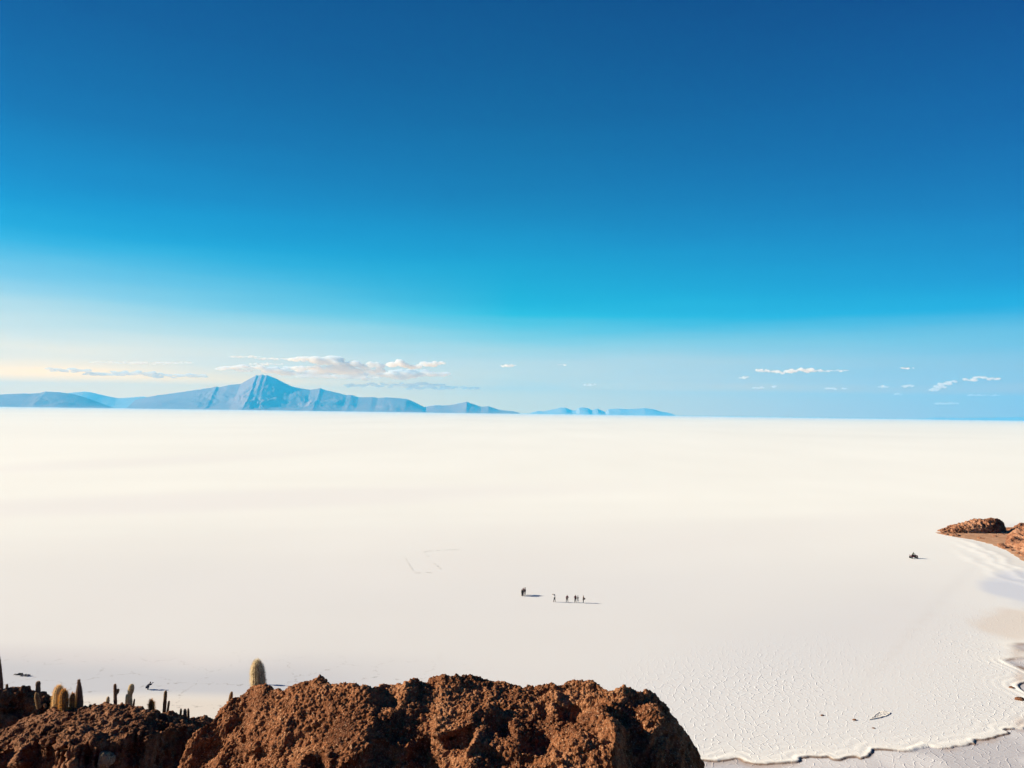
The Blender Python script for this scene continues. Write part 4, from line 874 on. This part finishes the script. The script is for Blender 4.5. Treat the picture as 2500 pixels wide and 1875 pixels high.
# ---------------------------------------------------------------- quad bike with rider
M_red = flat('dark_red_paint', (.16, .012, .018), .35, .1, 4, .5); M_tyre = flat('tyre_rubber', (.02, .018, .018), .9, .1, 10); M_rim = flat('steel_rim', (.42, .40, .38), .4, .1, 5, .5); M_blk = flat('black_plastic', (.018, .016, .016), .6, .1, 8)
gq = gnd(2230.5, 1363.2)
atv = empty('quad_bike', gq, R(6)); atv.scale = (1.12,)*3; tag(atv, 'dark red quad bike on the salt near the humped rock', 'quad bike')
def bmobj(name, fn, mt, parent, smooth=True):
    bm = bmesh.new(); fn(bm); me = bpy.data.meshes.new(name); bm.to_mesh(me); bm.free(); return link(name, me, mt, parent, smooth)
def box(bm, c, s, rot=None, bev=.03):
    mtx = Matrix.Translation(c) @ (rot.to_matrix().to_4x4() if rot else Matrix()) @ Matrix.Diagonal((*s, 1))
    r_ = bmesh.ops.create_cube(bm, size=1, matrix=mtx); es = {e for v in r_['verts'] for e in v.link_edges}
    bmesh.ops.bevel(bm, geom=list(es), offset=bev, segments=2, affect='EDGES')
def wheel(c):
    vs_, fs_ = [], []; n, k = 26, 10
    for i in range(n):
        a = 2*math.pi*i/n
        for j in range(k):
            b_ = 2*math.pi*j/k; r_ = .22+.09*math.cos(b_)*(1.04 if i % 2 else 1); vs_.append((r_*math.cos(a), .11*math.sin(b_), r_*math.sin(a)))
    for i in range(n):
        for j in range(k): fs_.append((i*k+j, i*k+(j+1) % k, ((i+1) % n)*k+(j+1) % k, ((i+1) % n)*k+j))
    wh = empty('wheel', c); wh.parent = atv
    link('tyre', pymesh('tyre', vs_, fs_), M_tyre, wh)
    def f(bm):
        bmesh.ops.create_cone(bm, cap_ends=True, segments=20, radius1=.14, radius2=.14, depth=.12, matrix=Matrix.Rotation(R(90), 4, 'X'))
        bmesh.ops.create_cone(bm, cap_ends=True, segments=12, radius1=.05, radius2=.04, depth=.17, matrix=Matrix.Rotation(R(90), 4, 'X'))
    bmobj('rim', f, M_rim, wh, False)
for cx2 in (-.72, .72):
    for cy2 in (-.42, .42): wheel((cx2, cy2, .31))
bmobj('body', lambda bm: (box(bm, (.05, 0, .55), (1.35, .36, .30), None, .08), box(bm, (.72, 0, .74), (.62, .95, .10), Euler((0, .14, 0)), .05), box(bm, (-.74, 0, .76), (.66, .98, .09), Euler((0, .28, 0)), .04), box(bm, (.45, 0, .82), (.42, .34, .24), Euler((0, .3, 0)), .08)), M_red, atv)
bmobj('seat', lambda bm: box(bm, (-.22, 0, .80), (.78, .34, .14), Euler((0, .05, 0)), .06), M_blk, atv)
bmobj('handlebar', lambda bm: (box(bm, (.36, 0, .98), (.05, .05, .24), Euler((0, -.4, 0)), .01), box(bm, (.31, 0, 1.09), (.05, .74, .05), None, .015)), M_blk, atv)
bmobj('rack', lambda bm: [box(bm, (-.98+.09*i, 0, .90-.03*i), (.025, .8, .025), None, .006) for i in range(6)]+[box(bm, (.6+.09*i, 0, .86-.01*i), (.025, .7, .025), None, .006) for i in range(5)], M_blk, atv)
bmobj('bumper', lambda bm: (box(bm, (1.05, 0, .55), (.05, .6, .05), None, .01), box(bm, (1.03, .2, .62), (.04, .04, .2), None, .01), box(bm, (1.03, -.2, .62), (.04, .04, .2), None, .01)), M_blk, atv)
for s in (-1, 1): bmobj('headlight', lambda bm: bmesh.ops.create_icosphere(bm, subdivisions=2, radius=.07, matrix=Matrix.Translation((.9, s*.2, .76))), M_rim, atv)
bmobj('axle', lambda bm: (box(bm, (-.72, 0, .31), (.08, .75, .08), None, .02), box(bm, (.72, 0, .31), (.08, .75, .08), None, .02), box(bm, (0, 0, .38), (1.4, .22, .08), None, .02)), M_blk, atv)
ride = dict(pel=(0, -.05, .95), spi=(0, -.02, 1.08), che=(0, .08, 1.27), nek=(0, .14, 1.40), hd1=(0, .17, 1.47), hd2=(0, .19, 1.54), hd3=(0, .19, 1.60), nose=(0, .27, 1.50),
    hpR=(.1, -.05, .93), knR=(.28, .32, .86), anR=(.28, .22, .48), toR=(.29, .38, .42), hpL=(-.1, -.05, .93), knL=(-.28, .32, .86), anL=(-.28, .22, .48), toL=(-.29, .38, .42),
    shR=(.17, .1, 1.35), elR=(.28, .3, 1.16), wrR=(.3, .46, 1.13), haR=(.3, .5, 1.14), shL=(-.17, .1, 1.35), elL=(-.28, .3, 1.16), wrL=(-.3, .46, 1.13), haL=(-.3, .5, 1.14))
person('person in dull green riding the quad bike', gq+Vector((-.2, -.02, .05)), R(6-90), ride, 'green', 'black', 1.92)
